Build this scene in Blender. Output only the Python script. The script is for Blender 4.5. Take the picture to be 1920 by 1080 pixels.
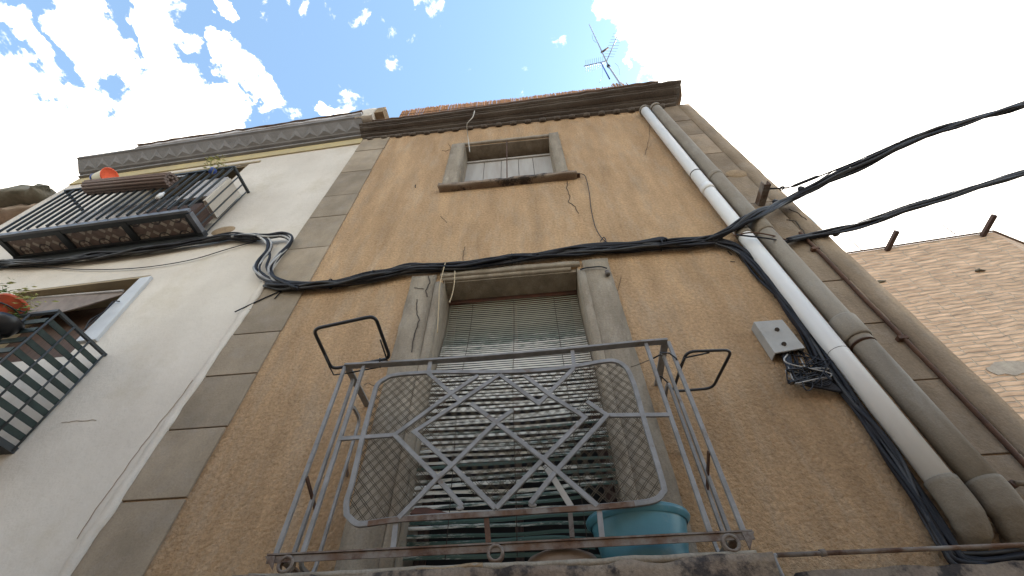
import bpy, bmesh, math, random
from mathutils import Vector, Matrix, noise
random.seed(7)
R = math.radians
S = bpy.context.scene
COL = S.collection
for o in list(bpy.data.objects): bpy.data.objects.remove(o)

# ---------------------------------------------------------------- camera
CAM = Vector((0, -2.2, 2.5))
RT = Vector((0.99479677, 0.10126114, -0.01120596))
UP = Vector((0.08544365, -0.76934373, 0.63309526))
FW = Vector((-0.05548671, 0.6307586, 0.77399277))
FPX = 817.2254
cd = bpy.data.cameras.new('camera'); cam = bpy.data.objects.new('camera', cd); COL.objects.link(cam)
cd.sensor_width = 36; cd.lens = 36 * FPX / 1920; cd.clip_start = .05; cd.clip_end = 3000
m = Matrix((RT, UP, -FW)).transposed().to_4x4(); m.translation = CAM
cam.matrix_world = m
S.camera = cam

# ---------------------------------------------------------------- exposure, sun, sky
S.view_settings.view_transform = 'Standard'; S.view_settings.look = 'None'
S.view_settings.exposure = 1.22; S.view_settings.gamma = 1.0
SUN_EL, SUN_AZ = 50, 66          # azimuth clockwise from +Y
sd = bpy.data.lights.new('sun', 'SUN'); sd.energy = 3.0; sd.angle = R(.5); sd.color = (1, .95, .87)
sun = bpy.data.objects.new('sun', sd); COL.objects.link(sun)
sv = Vector((math.sin(R(SUN_AZ)) * math.cos(R(SUN_EL)), math.cos(R(SUN_AZ)) * math.cos(R(SUN_EL)), math.sin(R(SUN_EL))))
sun.rotation_euler = sv.to_track_quat('Z', 'Y').to_euler(); sun.location = sv * 40

def ray(px, py): return FW + RT * ((px - 960) / FPX) + UP * ((540 - py) / FPX)
W = bpy.data.worlds.new('World'); S.world = W; W.use_nodes = True
wn = W.node_tree.nodes; wl = W.node_tree.links; wn.clear()
def wnode(t, **k):
    n = wn.new(t)
    for a, b in k.items(): setattr(n, a, b)
    return n
def wmath(op, a, b=None, clamp=False):
    n = wnode('ShaderNodeMath', operation=op, use_clamp=clamp)
    for i, v in enumerate((a, b)):
        if v is None: continue
        if isinstance(v, (int, float)): n.inputs[i].default_value = v
        else: wl.new(v, n.inputs[i])
    return n.outputs[0]
wo = wnode('ShaderNodeOutputWorld'); bg = wnode('ShaderNodeBackground'); bg.inputs[1].default_value = .12
sky = wnode('ShaderNodeTexSky', sky_type='NISHITA', sun_disc=False, sun_elevation=R(SUN_EL), sun_rotation=R(SUN_AZ))
sky.air_density = 1.0; sky.dust_density = .6; sky.ozone_density = 1.3
tc = wnode('ShaderNodeTexCoord'); sx = wnode('ShaderNodeSeparateXYZ'); wl.new(tc.outputs['Generated'], sx.inputs[0])
zc = wmath('MAXIMUM', sx.outputs[2], .06)
cx = wnode('ShaderNodeCombineXYZ'); wl.new(wmath('DIVIDE', sx.outputs[0], zc), cx.inputs[0]); wl.new(wmath('DIVIDE', sx.outputs[1], zc), cx.inputs[1])
# clouds: a flat layer overhead, thick banks to the left and the right of a blue gap
BL = [(40, 330, 270, 1.3), (-150, 100, 190, .9), (230, 330, 170, 1.3), (370, 225, 105, 1.2), (130, 250, 150, 1.2), (320, 290, 130, 1.2), (330, 170, 60, .9), (180, 80, 85, 1.0), (150, 20, 60, .9), (310, 40, 75, .9),
      (300, 95, 45, .8), (490, 170, 50, 1.0), (455, 130, 55, .8), (425, 90, 38, .8), (415, 0, 26, .8), (20, 30, 55, .85), (612, 213, 26, .95), (645, 208, 20, .7), (540, 130, 16, .6),
      (1270, -40, 175, 1.3), (1500, 200, 360, 1.6), (1900, 300, 430, 1.6), (1215, 90, 66, 1.2), (1180, 125, 30, 1.0), (1190, 30, 60, 1.0), (1500, -300, 360, 1.5)]
wv1 = wnode('ShaderNodeTexNoise'); wl.new(cx.outputs[0], wv1.inputs['Vector']); wv1.inputs['Scale'].default_value = 7; wv1.inputs['Detail'].default_value = 6; wv1.inputs['Roughness'].default_value = .6
wv2 = wnode('ShaderNodeVectorMath', operation='SUBTRACT'); wl.new(wv1.outputs['Color'], wv2.inputs[0]); wv2.inputs[1].default_value = (.5, .5, .5)
wv3 = wnode('ShaderNodeVectorMath', operation='SCALE'); wl.new(wv2.outputs[0], wv3.inputs[0]); wv3.inputs['Scale'].default_value = .24
wv4 = wnode('ShaderNodeVectorMath', operation='ADD'); wl.new(wv3.outputs[0], wv4.inputs[0]); wl.new(cx.outputs[0], wv4.inputs[1])
wv5 = wnode('ShaderNodeVectorMath', operation='MULTIPLY'); wl.new(wv4.outputs[0], wv5.inputs[0]); wv5.inputs[1].default_value = (1, 1, 0)
bsum = None
for px, py, r, a in BL:
    d = ray(px, py); c = Vector((d.x / d.z, d.y / d.z, 0))
    d2 = ray(px + 5, py); e1 = (Vector((d2.x / d2.z, d2.y / d2.z, 0)) - c).length / 5
    d2 = ray(px, py + 5); e2 = (Vector((d2.x / d2.z, d2.y / d2.z, 0)) - c).length / 5
    rr = r * (e1 + e2) / 2
    vd = wnode('ShaderNodeVectorMath', operation='DISTANCE'); wl.new(wv5.outputs[0], vd.inputs[0]); vd.inputs[1].default_value = c
    q = wmath('DIVIDE', vd.outputs['Value'], rr); q = wmath('MULTIPLY', q, q); q = wmath('SUBTRACT', 1, q); q = wmath('MAXIMUM', q, 0); q = wmath('MULTIPLY', q, a)
    bsum = q if bsum is None else wmath('MAXIMUM', bsum, q)
def wnoise(sc, det, rough, dist=0.):
    n = wnode('ShaderNodeTexNoise', noise_dimensions='3D'); wl.new(cx.outputs[0], n.inputs['Vector'])
    n.inputs['Scale'].default_value = sc; n.inputs['Detail'].default_value = det; n.inputs['Roughness'].default_value = rough; n.inputs['Distortion'].default_value = dist
    return n.outputs[0]
nz = wmath('ADD', wmath('MULTIPLY', wmath('SUBTRACT', wnoise(5.5, 10, .62, .35), .5), 3.0), wmath('MULTIPLY', wmath('SUBTRACT', wnoise(17, 8, .62, .3), .5), 1.9))
# far from the blobs (outside the gap that the street shows) broken cloud goes on everywhere
vl = wnode('ShaderNodeVectorMath', operation='LENGTH'); wl.new(cx.outputs[0], vl.inputs[0])
far = wmath('MULTIPLY', wmath('SUBTRACT', vl.outputs['Value'], 1.3), .5); far = wmath('MINIMUM', wmath('MAXIMUM', far, 0), .6)
dens = wmath('ADD', wmath('ADD', wmath('MAXIMUM', bsum, far), nz), -.38)
mr = wnode('ShaderNodeMapRange', interpolation_type='SMOOTHSTEP'); wl.new(dens, mr.inputs[0]); mr.inputs[1].default_value = -.05; mr.inputs[2].default_value = .36
thin = wmath('ADD', wmath('MULTIPLY', mr.outputs[0], .90), .04)
cc = wnode('ShaderNodeMix', data_type='RGBA'); wl.new(thin, cc.inputs['Factor']); hz = wnode('ShaderNodeMix', data_type='RGBA', blend_type='MULTIPLY'); hz.inputs[0].default_value = 1; wl.new(sky.outputs[0], hz.inputs[6]); hz.inputs[7].default_value = (.98, 1.34, 1.34, 1); wl.new(hz.outputs[2], cc.inputs[6]); cc.inputs[7].default_value = (14.6, 13.4, 11.9, 1)
wl.new(cc.outputs[2], bg.inputs[0]); wl.new(bg.outputs[0], wo.inputs[0])

# ---------------------------------------------------------------- points on real planes
def atY(px, py, y=0.): v = ray(px, py); return CAM + v * ((y - CAM.y) / v.y)
def atZ(px, py, z): v = ray(px, py); return CAM + v * ((z - CAM.z) / v.z)
CO = Vector((-2.4, 0, 0)); CA = R(2.0)                       # the cream house stands turned by two degrees
CU = Vector((-math.cos(CA), math.sin(CA), 0)); CN = Vector((-math.sin(CA), -math.cos(CA), 0))
def CW(u, o, z): return CO + CU * u + CN * o + Vector((0, 0, z))
def atC(px, py, o=0.):
    v = ray(px, py); p = CO + CN * o; return CAM + v * ((p - CAM).dot(CN) / v.dot(CN))
def uz(px, py, o=0.): p = atC(px, py, o); return (p - CO).dot(CU), p.z
CREAM = Matrix((( -CU.x, -CN.x, 0, CO.x), (-CU.y, -CN.y, 0, CO.y), (0, 0, 1, 0), (0, 0, 0, 1)))   # local x = -u, local y = -out

# ---------------------------------------------------------------- materials
def mat(name, c1, c2=None, scale=8., rough=.85, bump=0., bscale=60., metal=0., c3=None, s3=3., lo=.35, hi=.65, lo3=.5, hi3=.62, stretch=(1, 1, 1), grain=0., gscale=150., spec=.3):
    M = bpy.data.materials.new(name); M.use_nodes = True; n = M.node_tree.nodes; l = M.node_tree.links
    b = n['Principled BSDF']; b.inputs['Roughness'].default_value = rough; b.inputs['Metallic'].default_value = metal
    b.inputs['Specular IOR Level'].default_value = spec
    t = n.new('ShaderNodeTexCoord'); mp = n.new('ShaderNodeMapping'); mp.inputs['Scale'].default_value = stretch; l.new(t.outputs['Object'], mp.inputs[0])
    def nz(sc, det=6, ro=.6, src=mp):
        k = n.new('ShaderNodeTexNoise'); k.inputs['Scale'].default_value = sc; k.inputs['Detail'].default_value = det; k.inputs['Roughness'].default_value = ro
        l.new(src.outputs[0] if src is mp else t.outputs['Object'], k.inputs['Vector']); return k.outputs[0]
    def ramp(v, a, bb):
        k = n.new('ShaderNodeMapRange'); k.inputs[1].default_value = a; k.inputs[2].default_value = bb; l.new(v, k.inputs[0]); return k.outputs[0]
    def mix(f, a, bb, mode='MIX'):
        k = n.new('ShaderNodeMix'); k.data_type = 'RGBA'; k.blend_type = mode
        if isinstance(f, float): k.inputs[0].default_value = f
        else: l.new(f, k.inputs[0])
        for i, v in ((6, a), (7, bb)):
            if isinstance(v, tuple): k.inputs[i].default_value = v + (1,)
            else: l.new(v, k.inputs[i])
        return k.outputs[2]
    col = c1
    if c2: col = mix(ramp(nz(scale), lo, hi), c1, c2)
    if c3: col = mix(ramp(nz(s3, 10, .7), lo3, hi3), col, c3)
    if grain:
        g = ramp(nz(gscale, 3, .7, None), .3, .7)
        k = n.new('ShaderNodeMapRange'); l.new(g, k.inputs[0]); k.inputs[3].default_value = 1 - grain; k.inputs[4].default_value = 1 + grain
        cmb = n.new('ShaderNodeCombineColor'); [l.new(k.outputs[0], cmb.inputs[i]) for i in range(3)]
        col = mix(1.0, col, cmb.outputs[0], 'MULTIPLY')
    if isinstance(col, tuple): b.inputs['Base Color'].default_value = col + (1,)
    else: l.new(col, b.inputs['Base Color'])
    if bump:
        bp = n.new('ShaderNodeBump'); bp.inputs['Strength'].default_value = 1; bp.inputs['Distance'].default_value = bump
        l.new(nz(bscale, 5, .65, None), bp.inputs['Height']); l.new(bp.outputs[0], b.inputs['Normal'])
    return M
M = {}
M['ochre'] = mat('ochre_stucco', (.465, .298, .163), (.365, .226, .118), 1.6, .95, .026, 40, c3=(.42, .305, .20), s3=4, lo=.35, hi=.7, lo3=.48, hi3=.75, stretch=(1.8, 1, .45), grain=.24, gscale=48)
M['quoin'] = mat('grey_render', (.315, .248, .175), (.245, .19, .132), 2.2, .95, .004, 60, c3=(.30, .25, .2), s3=5, lo3=.5, hi3=.8, grain=.08, gscale=90)
M['quoin2'] = mat('brown_render', (.285, .212, .142), (.21, .152, .1), 2.6, .95, .006, 50, c3=(.29, .235, .18), s3=3, lo3=.5, hi3=.75, grain=.12, gscale=70)
M['jamb'] = mat('jamb_cement', (.29, .238, .175), (.215, .172, .125), 4, .95, .005, 60, c3=(.33, .28, .22), s3=7, lo3=.5, hi3=.75, stretch=(2, 2, .7), grain=.12, gscale=90)
M['slab'] = mat('worn_slab', (.27, .20, .14), (.17, .12, .085), 5, .95, .008, 40, c3=(.045, .035, .03), s3=4.5, lo3=.5, hi3=.58, grain=.2, gscale=70)
M['cornice'] = mat('dark_cornice', (.14, .113, .09), (.088, .07, .058), 3, .95, .008, 45, c3=(.17, .135, .105), s3=6, lo3=.55, hi3=.75, stretch=(.6, 1, 2), grain=.2, gscale=60)
M['cream'] = mat('cream_plaster', (.62, .55, .465), (.54, .47, .39), 1.2, .9, .006, 22, c3=(.46, .38, .27), s3=1.1, lo3=.52, hi3=.8, grain=.03, gscale=120)
M['yellow'] = mat('yellow_band', (.50, .40, .20), (.42, .34, .20), 4, .9, .003)
M['beige'] = mat('beige_reveal', (.36, .28, .17), (.30, .235, .15), 4, .9, .003)
M['greycorn'] = mat('grey_cornice', (.26, .25, .245), (.20, .19, .185), 4, .9, .004, 40, c3=(.3, .28, .26), s3=6, lo3=.58, hi3=.75)
M['whitecap'] = mat('white_cap', (.55, .52, .5), (.4, .37, .36), 6, .9, .004)
M['brick'] = None
M['mortar'] = mat('grey_mortar', (.46, .39, .31), (.36, .30, .24), 9, .95, .01, 30)
M['moss'] = mat('mossy_tile', (.21, .18, .135), (.15, .135, .095), 8, .95, .01, 30)
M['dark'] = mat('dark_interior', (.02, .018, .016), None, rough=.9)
M['wooddark'] = mat('dark_wood', (.09, .05, .035), (.05, .03, .022), 12, .7, .002, 80, stretch=(6, 6, .6))
M['redwood'] = mat('red_brown_wood', (.14, .06, .04), (.08, .045, .035), 10, .75, .002, 60)
M['paint'] = mat('grey_iron_paint', (.27, .252, .238), (.185, .168, .152), 14, .5, .0015, 90, metal=.0, c3=(.16, .10, .06), s3=9, lo3=.60, hi3=.70, spec=.5)
M['rust'] = mat('rusty_iron', (.21, .175, .145), (.13, .07, .04), 7, .75, .002, 90, metal=.0, c3=(.075, .035, .02), s3=9, lo=.42, hi=.6, lo3=.5, hi3=.65)
M['deeprust'] = mat('deep_rust', (.125, .062, .036), (.07, .038, .026), 12, .8, .003, 90)
M['wire'] = mat('old_wire', (.11, .082, .052), (.06, .044, .028), 12, .7)
M['blackpaint'] = mat('black_metal', (.012, .011, .012), None, rough=.35, spec=.5)
M['balcblack'] = mat('dark_green_black_paint', (.035, .04, .042), (.025, .028, .03), 8, .5, spec=.5)
M['balcgreen'] = mat('dark_green_paint', (.035, .05, .042), (.022, .03, .027), 10, .6)
M['balcgrey'] = mat('grey_steel_beam', (.16, .165, .18), (.1, .1, .11), 5, .4, spec=.5)
M['cable'] = mat('black_cable', (.010, .010, .013), (.022, .021, .025), 6, .55, spec=.25)
M['cablehighlight'] = mat('highlight_cable', (.05, .047, .046), (.02, .02, .022), 5, .6, spec=.4)  # lighter colour mixed among the strands as painted highlights on the bundles
M['cablegrey'] = mat('grey_cable', (.46, .44, .41), (.16, .15, .15), 5, .6)
M['cord'] = mat('pale_cord', (.5, .46, .4), None, rough=.9)
M['tancord'] = mat('tan_cord', (.38, .29, .18), None, rough=.9)
M['pvc'] = mat('white_pvc', (.68, .65, .61), (.60, .57, .53), 1.2, .42, .0008, 15, stretch=(1, 1, .25), spec=.5)
M['pvcold'] = mat('grey_fibre_cement', (.27, .23, .18), (.195, .16, .122), 2.2, .85, .003, 60, c3=(.29, .26, .22), s3=4, lo3=.5, hi3=.75, stretch=(2, 2, .7), grain=.08)
M['elbow'] = mat('mud_elbow', (.25, .205, .15), (.18, .142, .102), 6, .9, .005, 50, grain=.1)
M['box'] = mat('box_grey', (.37, .35, .32), (.30, .28, .25), 5, .6, .001, c3=(.2, .17, .13), s3=5, lo3=.62, hi3=.75)
M['tub'] = mat('blue_plastic', (.065, .215, .275), (.055, .175, .225), 4, .4, .0006, 20, c3=(.16, .25, .27), s3=6, lo3=.55, hi3=.75, spec=.5)
M['clay'] = mat('clay', (.27, .2, .15), (.2, .14, .1), 8, .9, .002)
M['reed'] = mat('orange_reed', (.40, .19, .075), (.2, .095, .045), 14, .9, .003, stretch=(10, 10, 1), c3=(.55, .36, .2), s3=20, lo3=.6, hi3=.7)
M['orange'] = mat('orange_plastic', (.85, .13, .05), None, rough=.5)
M['creamplastic'] = mat('cream_plastic', (.6, .53, .36), None, rough=.6)
M['blueplastic'] = mat('blue_trim', (.05, .09, .3), None, rough=.5)
M['rolled'] = mat('weathered_blind', (.235, .17, .14), (.15, .105, .09), 30, .85, .002, stretch=(.3, 8, 8))
M['whiteboard'] = mat('pale_blue_white_board', (.52, .515, .51), (.44, .435, .43), 4, .5)
M['fabric'] = mat('brown_grey_awning', (.27, .225, .20), (.2, .165, .15), 10, .95)
M['terracotta'] = mat('terracotta_pot', (.55, .1, .045), (.4, .08, .04), 8, .6)
M['leaf'] = mat('leaf', (.10, .15, .03), (.06, .10, .025), 30, .7)
M['dryleaf'] = mat('dry_leaf', (.36, .33, .11), (.2, .2, .06), 30, .7)
M['roof'] = mat('old_tile', (.2, .13, .095), (.12, .085, .065), 10, .95, .006)
M['oldwall'] = mat('old_pink_wall', (.48, .37, .29), (.36, .27, .2), 3, .95, .005)
M['asphalt'] = mat('asphalt', (.055, .054, .052), (.04, .04, .039), 3, .9, .004, 90)
M['paving'] = mat('paving', (.28, .26, .23), (.22, .2, .18), 2, .85, .003)
M['steel'] = mat('aerial_metal', (.28, .28, .30), None, rough=.4, metal=.3)
M['whiteshutter'] = mat('pale_board', (.40, .37, .335), (.33, .295, .26), 3, .8, .002, 30, stretch=(3, 3, .5))
M['seam'] = mat('dark_line', (.05, .038, .03), None, rough=.95)
M['ceramic'] = mat('dark_ceramic', (.12, .1, .085), None, rough=.4)
M['stain'] = mat('crumbled_plaster', (.33, .23, .13), (.24, .165, .1), 12, .95, .01, 40)

def brick_mat():
    Mt = bpy.data.materials.new('pale_brick'); Mt.use_nodes = True; n = Mt.node_tree.nodes; l = Mt.node_tree.links; b = n['Principled BSDF']
    b.inputs['Roughness'].default_value = .95
    t = n.new('ShaderNodeTexCoord'); sp = n.new('ShaderNodeSeparateXYZ'); l.new(t.outputs['Object'], sp.inputs[0]); cb = n.new('ShaderNodeCombineXYZ')
    ad = n.new('ShaderNodeMath'); ad.operation = 'ADD'; l.new(sp.outputs[0], ad.inputs[0]); l.new(sp.outputs[1], ad.inputs[1]); l.new(ad.outputs[0], cb.inputs[0])
    nw = n.new('ShaderNodeTexNoise'); nw.inputs['Scale'].default_value = 3; nw.inputs['Detail'].default_value = 4; l.new(t.outputs['Object'], nw.inputs['Vector'])
    mm = n.new('ShaderNodeMath'); mm.operation = 'MULTIPLY_ADD'; l.new(nw.outputs[0], mm.inputs[0]); mm.inputs[1].default_value = .11; l.new(sp.outputs[2], mm.inputs[2]); l.new(mm.outputs[0], cb.inputs[1])
    br = n.new('ShaderNodeTexBrick'); l.new(cb.outputs[0], br.inputs['Vector']); br.inputs['Scale'].default_value = 1
    br.inputs['Brick Width'].default_value = .34; br.inputs['Row Height'].default_value = .082; br.inputs['Mortar Size'].default_value = .012; br.inputs['Mortar Smooth'].default_value = .6
    br.inputs['Color1'].default_value = (.66, .44, .285, 1); br.inputs['Color2'].default_value = (.54, .35, .22, 1); br.inputs['Mortar'].default_value = (.55, .42, .30, 1)
    br.inputs['Bias'].default_value = -.1; br.offset_frequency = 3; br.squash = 1.35; br.squash_frequency = 3
    n1 = n.new('ShaderNodeTexNoise'); n1.inputs['Scale'].default_value = .9; n1.inputs['Detail'].default_value = 8; l.new(t.outputs['Object'], n1.inputs['Vector'])
    r1 = n.new('ShaderNodeMapRange'); l.new(n1.outputs[0], r1.inputs[0]); r1.inputs[1].default_value = .66; r1.inputs[2].default_value = .95
    mx = n.new('ShaderNodeMix'); mx.data_type = 'RGBA'; l.new(r1.outputs[0], mx.inputs[0]); l.new(br.outputs[0], mx.inputs[6]); mx.inputs[7].default_value = (.50, .41, .31, 1)
    n2 = n.new('ShaderNodeTexNoise'); n2.inputs['Scale'].default_value = 5; n2.inputs['Detail'].default_value = 5; mq = n.new('ShaderNodeMapping'); mq.inputs['Scale'].default_value = (.7, 3.2, 1); l.new(cb.outputs[0], mq.inputs[0]); l.new(mq.outputs[0], n2.inputs['Vector'])
    r2 = n.new('ShaderNodeMapRange'); l.new(n2.outputs[0], r2.inputs[0]); r2.inputs[1].default_value = .3; r2.inputs[2].default_value = .7; r2.inputs[3].default_value = .66; r2.inputs[4].default_value = 1.3
    cm = n.new('ShaderNodeCombineColor'); [l.new(r2.outputs[0], cm.inputs[i]) for i in range(3)]
    m2 = n.new('ShaderNodeMix'); m2.data_type = 'RGBA'; m2.blend_type = 'MULTIPLY'; m2.inputs[0].default_value = 1; l.new(mx.outputs[2], m2.inputs[6]); l.new(cm.outputs[0], m2.inputs[7])
    l.new(m2.outputs[2], b.inputs['Base Color'])
    bp = n.new('ShaderNodeBump'); bp.inputs['Distance'].default_value = .02; bp.invert = True; l.new(br.outputs['Fac'], bp.inputs['Height']); l.new(bp.outputs[0], b.inputs['Normal'])
    return Mt
M['brick'] = brick_mat()
def streaks(Mt, sc, amp, stretch):
    n = Mt.node_tree.nodes; l = Mt.node_tree.links; b = n['Principled BSDF']; src = b.inputs['Base Color'].links[0].from_socket
    t = n.new('ShaderNodeTexCoord'); mp = n.new('ShaderNodeMapping'); mp.inputs['Scale'].default_value = stretch; l.new(t.outputs['Object'], mp.inputs[0])
    k = n.new('ShaderNodeTexNoise'); k.inputs['Scale'].default_value = sc; k.inputs['Detail'].default_value = 7; k.inputs['Roughness'].default_value = .62; l.new(mp.outputs[0], k.inputs['Vector'])
    mr = n.new('ShaderNodeMapRange'); l.new(k.outputs[0], mr.inputs[0]); mr.inputs[1].default_value = .32; mr.inputs[2].default_value = .68; mr.inputs[3].default_value = 1 - amp; mr.inputs[4].default_value = 1 + amp
    cc_ = n.new('ShaderNodeCombineColor'); [l.new(mr.outputs[0], cc_.inputs[i]) for i in range(3)]
    m = n.new('ShaderNodeMix'); m.data_type = 'RGBA'; m.blend_type = 'MULTIPLY'; m.inputs[0].default_value = 1; l.new(src, m.inputs[6]); l.new(cc_.outputs[0], m.inputs[7]); l.new(m.outputs[2], b.inputs['Base Color'])
streaks(M['pvc'], 3, .05, (3, 3, .6)); streaks(M['tub'], 6, .12, (1, 1, .5)) if M['tub'].node_tree.nodes['Principled BSDF'].inputs['Base Color'].links else None; streaks(M['ochre'], 2.0, .16, (2.6, 1, .55)); streaks(M['ochre'], 7, .06, (1, 1, 1)); streaks(M['quoin'], 3, .12, (1.5, 1, 1)); streaks(M['quoin2'], 3, .16, (2, 1, .6)); streaks(M['jamb'], 4, .15, (2, 1, .6))
streaks(M['cream'], 1.3, .05, (1.5, 1.5, .6)); streaks(M['slab'], 5, .2, (1, 1, 1)); streaks(M['pvcold'], 3, .14, (2, 2, .5))

def slat_mat():
    """Old roller blind: pale where the paint has bleached and peeled, teal and dark green elsewhere, more faded near the top roll."""
    Mt = bpy.data.materials.new('peeling_green_slats'); Mt.use_nodes = True; n = Mt.node_tree.nodes; l = Mt.node_tree.links; b = n['Principled BSDF']
    b.inputs['Roughness'].default_value = .75
    t = n.new('ShaderNodeTexCoord'); at = n.new('ShaderNodeAttribute'); at.attribute_name = 'slat_hue'
    mp = n.new('ShaderNodeMapping'); mp.inputs['Scale'].default_value = (5, 5, 40); l.new(t.outputs['Object'], mp.inputs[0])
    nz = n.new('ShaderNodeTexNoise'); nz.inputs['Scale'].default_value = 2.4; nz.inputs['Detail'].default_value = 7; nz.inputs['Roughness'].default_value = .7; l.new(mp.outputs[0], nz.inputs['Vector'])
    sp = n.new('ShaderNodeSeparateColor'); l.new(at.outputs['Color'], sp.inputs[0])
    ad = n.new('ShaderNodeMath'); ad.operation = 'ADD'; l.new(nz.outputs[0], ad.inputs[0]); l.new(sp.outputs[0], ad.inputs[1])
    mr = n.new('ShaderNodeMapRange'); l.new(ad.outputs[0], mr.inputs[0]); mr.inputs[1].default_value = .92; mr.inputs[2].default_value = 1.08
    m0 = n.new('ShaderNodeMix'); m0.data_type = 'RGBA'; l.new(sp.outputs[1], m0.inputs[0]); m0.inputs[6].default_value = (.035, .07, .052, 1); m0.inputs[7].default_value = (.15, .175, .14, 1)
    m1 = n.new('ShaderNodeMix'); m1.data_type = 'RGBA'; l.new(mr.outputs[0], m1.inputs[0]); l.new(m0.outputs[2], m1.inputs[6]); m1.inputs[7].default_value = (.62, .575, .49, 1)
    m2 = n.new('ShaderNodeMix'); m2.data_type = 'RGBA'; l.new(sp.outputs[2], m2.inputs[0]); l.new(m1.outputs[2], m2.inputs[6]); m2.inputs[7].default_value = (.27, .24, .17, 1)
    l.new(m2.outputs[2], b.inputs['Base Color']); return Mt
M['slat'] = slat_mat()

def tile_mat():
    """Patterned floor tiles seen on the underside of the balcony: a round flower with a cross in each."""
    Mt = bpy.data.materials.new('patterned_tiles'); Mt.use_nodes = True; n = Mt.node_tree.nodes; l = Mt.node_tree.links; b = n['Principled BSDF']
    b.inputs['Roughness'].default_value = .7
    t = n.new('ShaderNodeTexCoord'); s = n.new('ShaderNodeSeparateXYZ'); l.new(t.outputs['Object'], s.inputs[0])
    def mt(op, a, bb=None):
        k = n.new('ShaderNodeMath'); k.operation = op
        for i, v in enumerate((a, bb)):
            if v is None: continue
            if isinstance(v, (int, float)): k.inputs[i].default_value = v
            else: l.new(v, k.inputs[i])
        return k.outputs[0]
    P = .235
    u = mt('SUBTRACT', mt('FRACT', mt('DIVIDE', mt('ADD', s.outputs[0], 10), P)), .5)
    v = mt('SUBTRACT', mt('FRACT', mt('DIVIDE', mt('ADD', s.outputs[1], 10.0 - .03), P)), .5)
    r = mt('SQRT', mt('ADD', mt('MULTIPLY', u, u), mt('MULTIPLY', v, v)))
    ring = mt('LESS_THAN', mt('ABSOLUTE', mt('SUBTRACT', r, .27)), .035)
    d1 = mt('ABSOLUTE', mt('SUBTRACT', mt('ABSOLUTE', u), mt('ABSOLUTE', v)))
    diag = mt('MULTIPLY', mt('LESS_THAN', d1, .11), mt('GREATER_THAN', r, .10))
    petal = mt('MULTIPLY', diag, mt('LESS_THAN', r, .56))
    nz = n.new('ShaderNodeTexNoise'); nz.inputs['Scale'].default_value = 18; l.new(t.outputs['Object'], nz.inputs['Vector'])
    m0 = n.new('ShaderNodeMix'); m0.data_type = 'RGBA'; l.new(petal, m0.inputs[0]); m0.inputs[6].default_value = (.22, .15, .125, 1); m0.inputs[7].default_value = (.62, .52, .41, 1)
    m1 = n.new('ShaderNodeMix'); m1.data_type = 'RGBA'; l.new(ring, m1.inputs[0]); l.new(m0.outputs[2], m1.inputs[6]); m1.inputs[7].default_value = (.05, .045, .05, 1)
    m2 = n.new('ShaderNodeMix'); m2.data_type = 'RGBA'; m2.inputs[0].default_value = .22; l.new(m1.outputs[2], m2.inputs[6])
    cr = n.new('ShaderNodeMapRange'); l.new(nz.outputs[0], cr.inputs[0]); cr.inputs[1].default_value = .4; cr.inputs[2].default_value = .6
    m3 = n.new('ShaderNodeMix'); m3.data_type = 'RGBA'; l.new(cr.outputs[0], m3.inputs[0]); m3.inputs[6].default_value = (.2, .15, .125, 1); m3.inputs[7].default_value = (.5, .41, .33, 1)
    l.new(m3.outputs[2], m2.inputs[7]); l.new(m2.outputs[2], b.inputs['Base Color']); return Mt
M['tiles'] = tile_mat()

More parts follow.
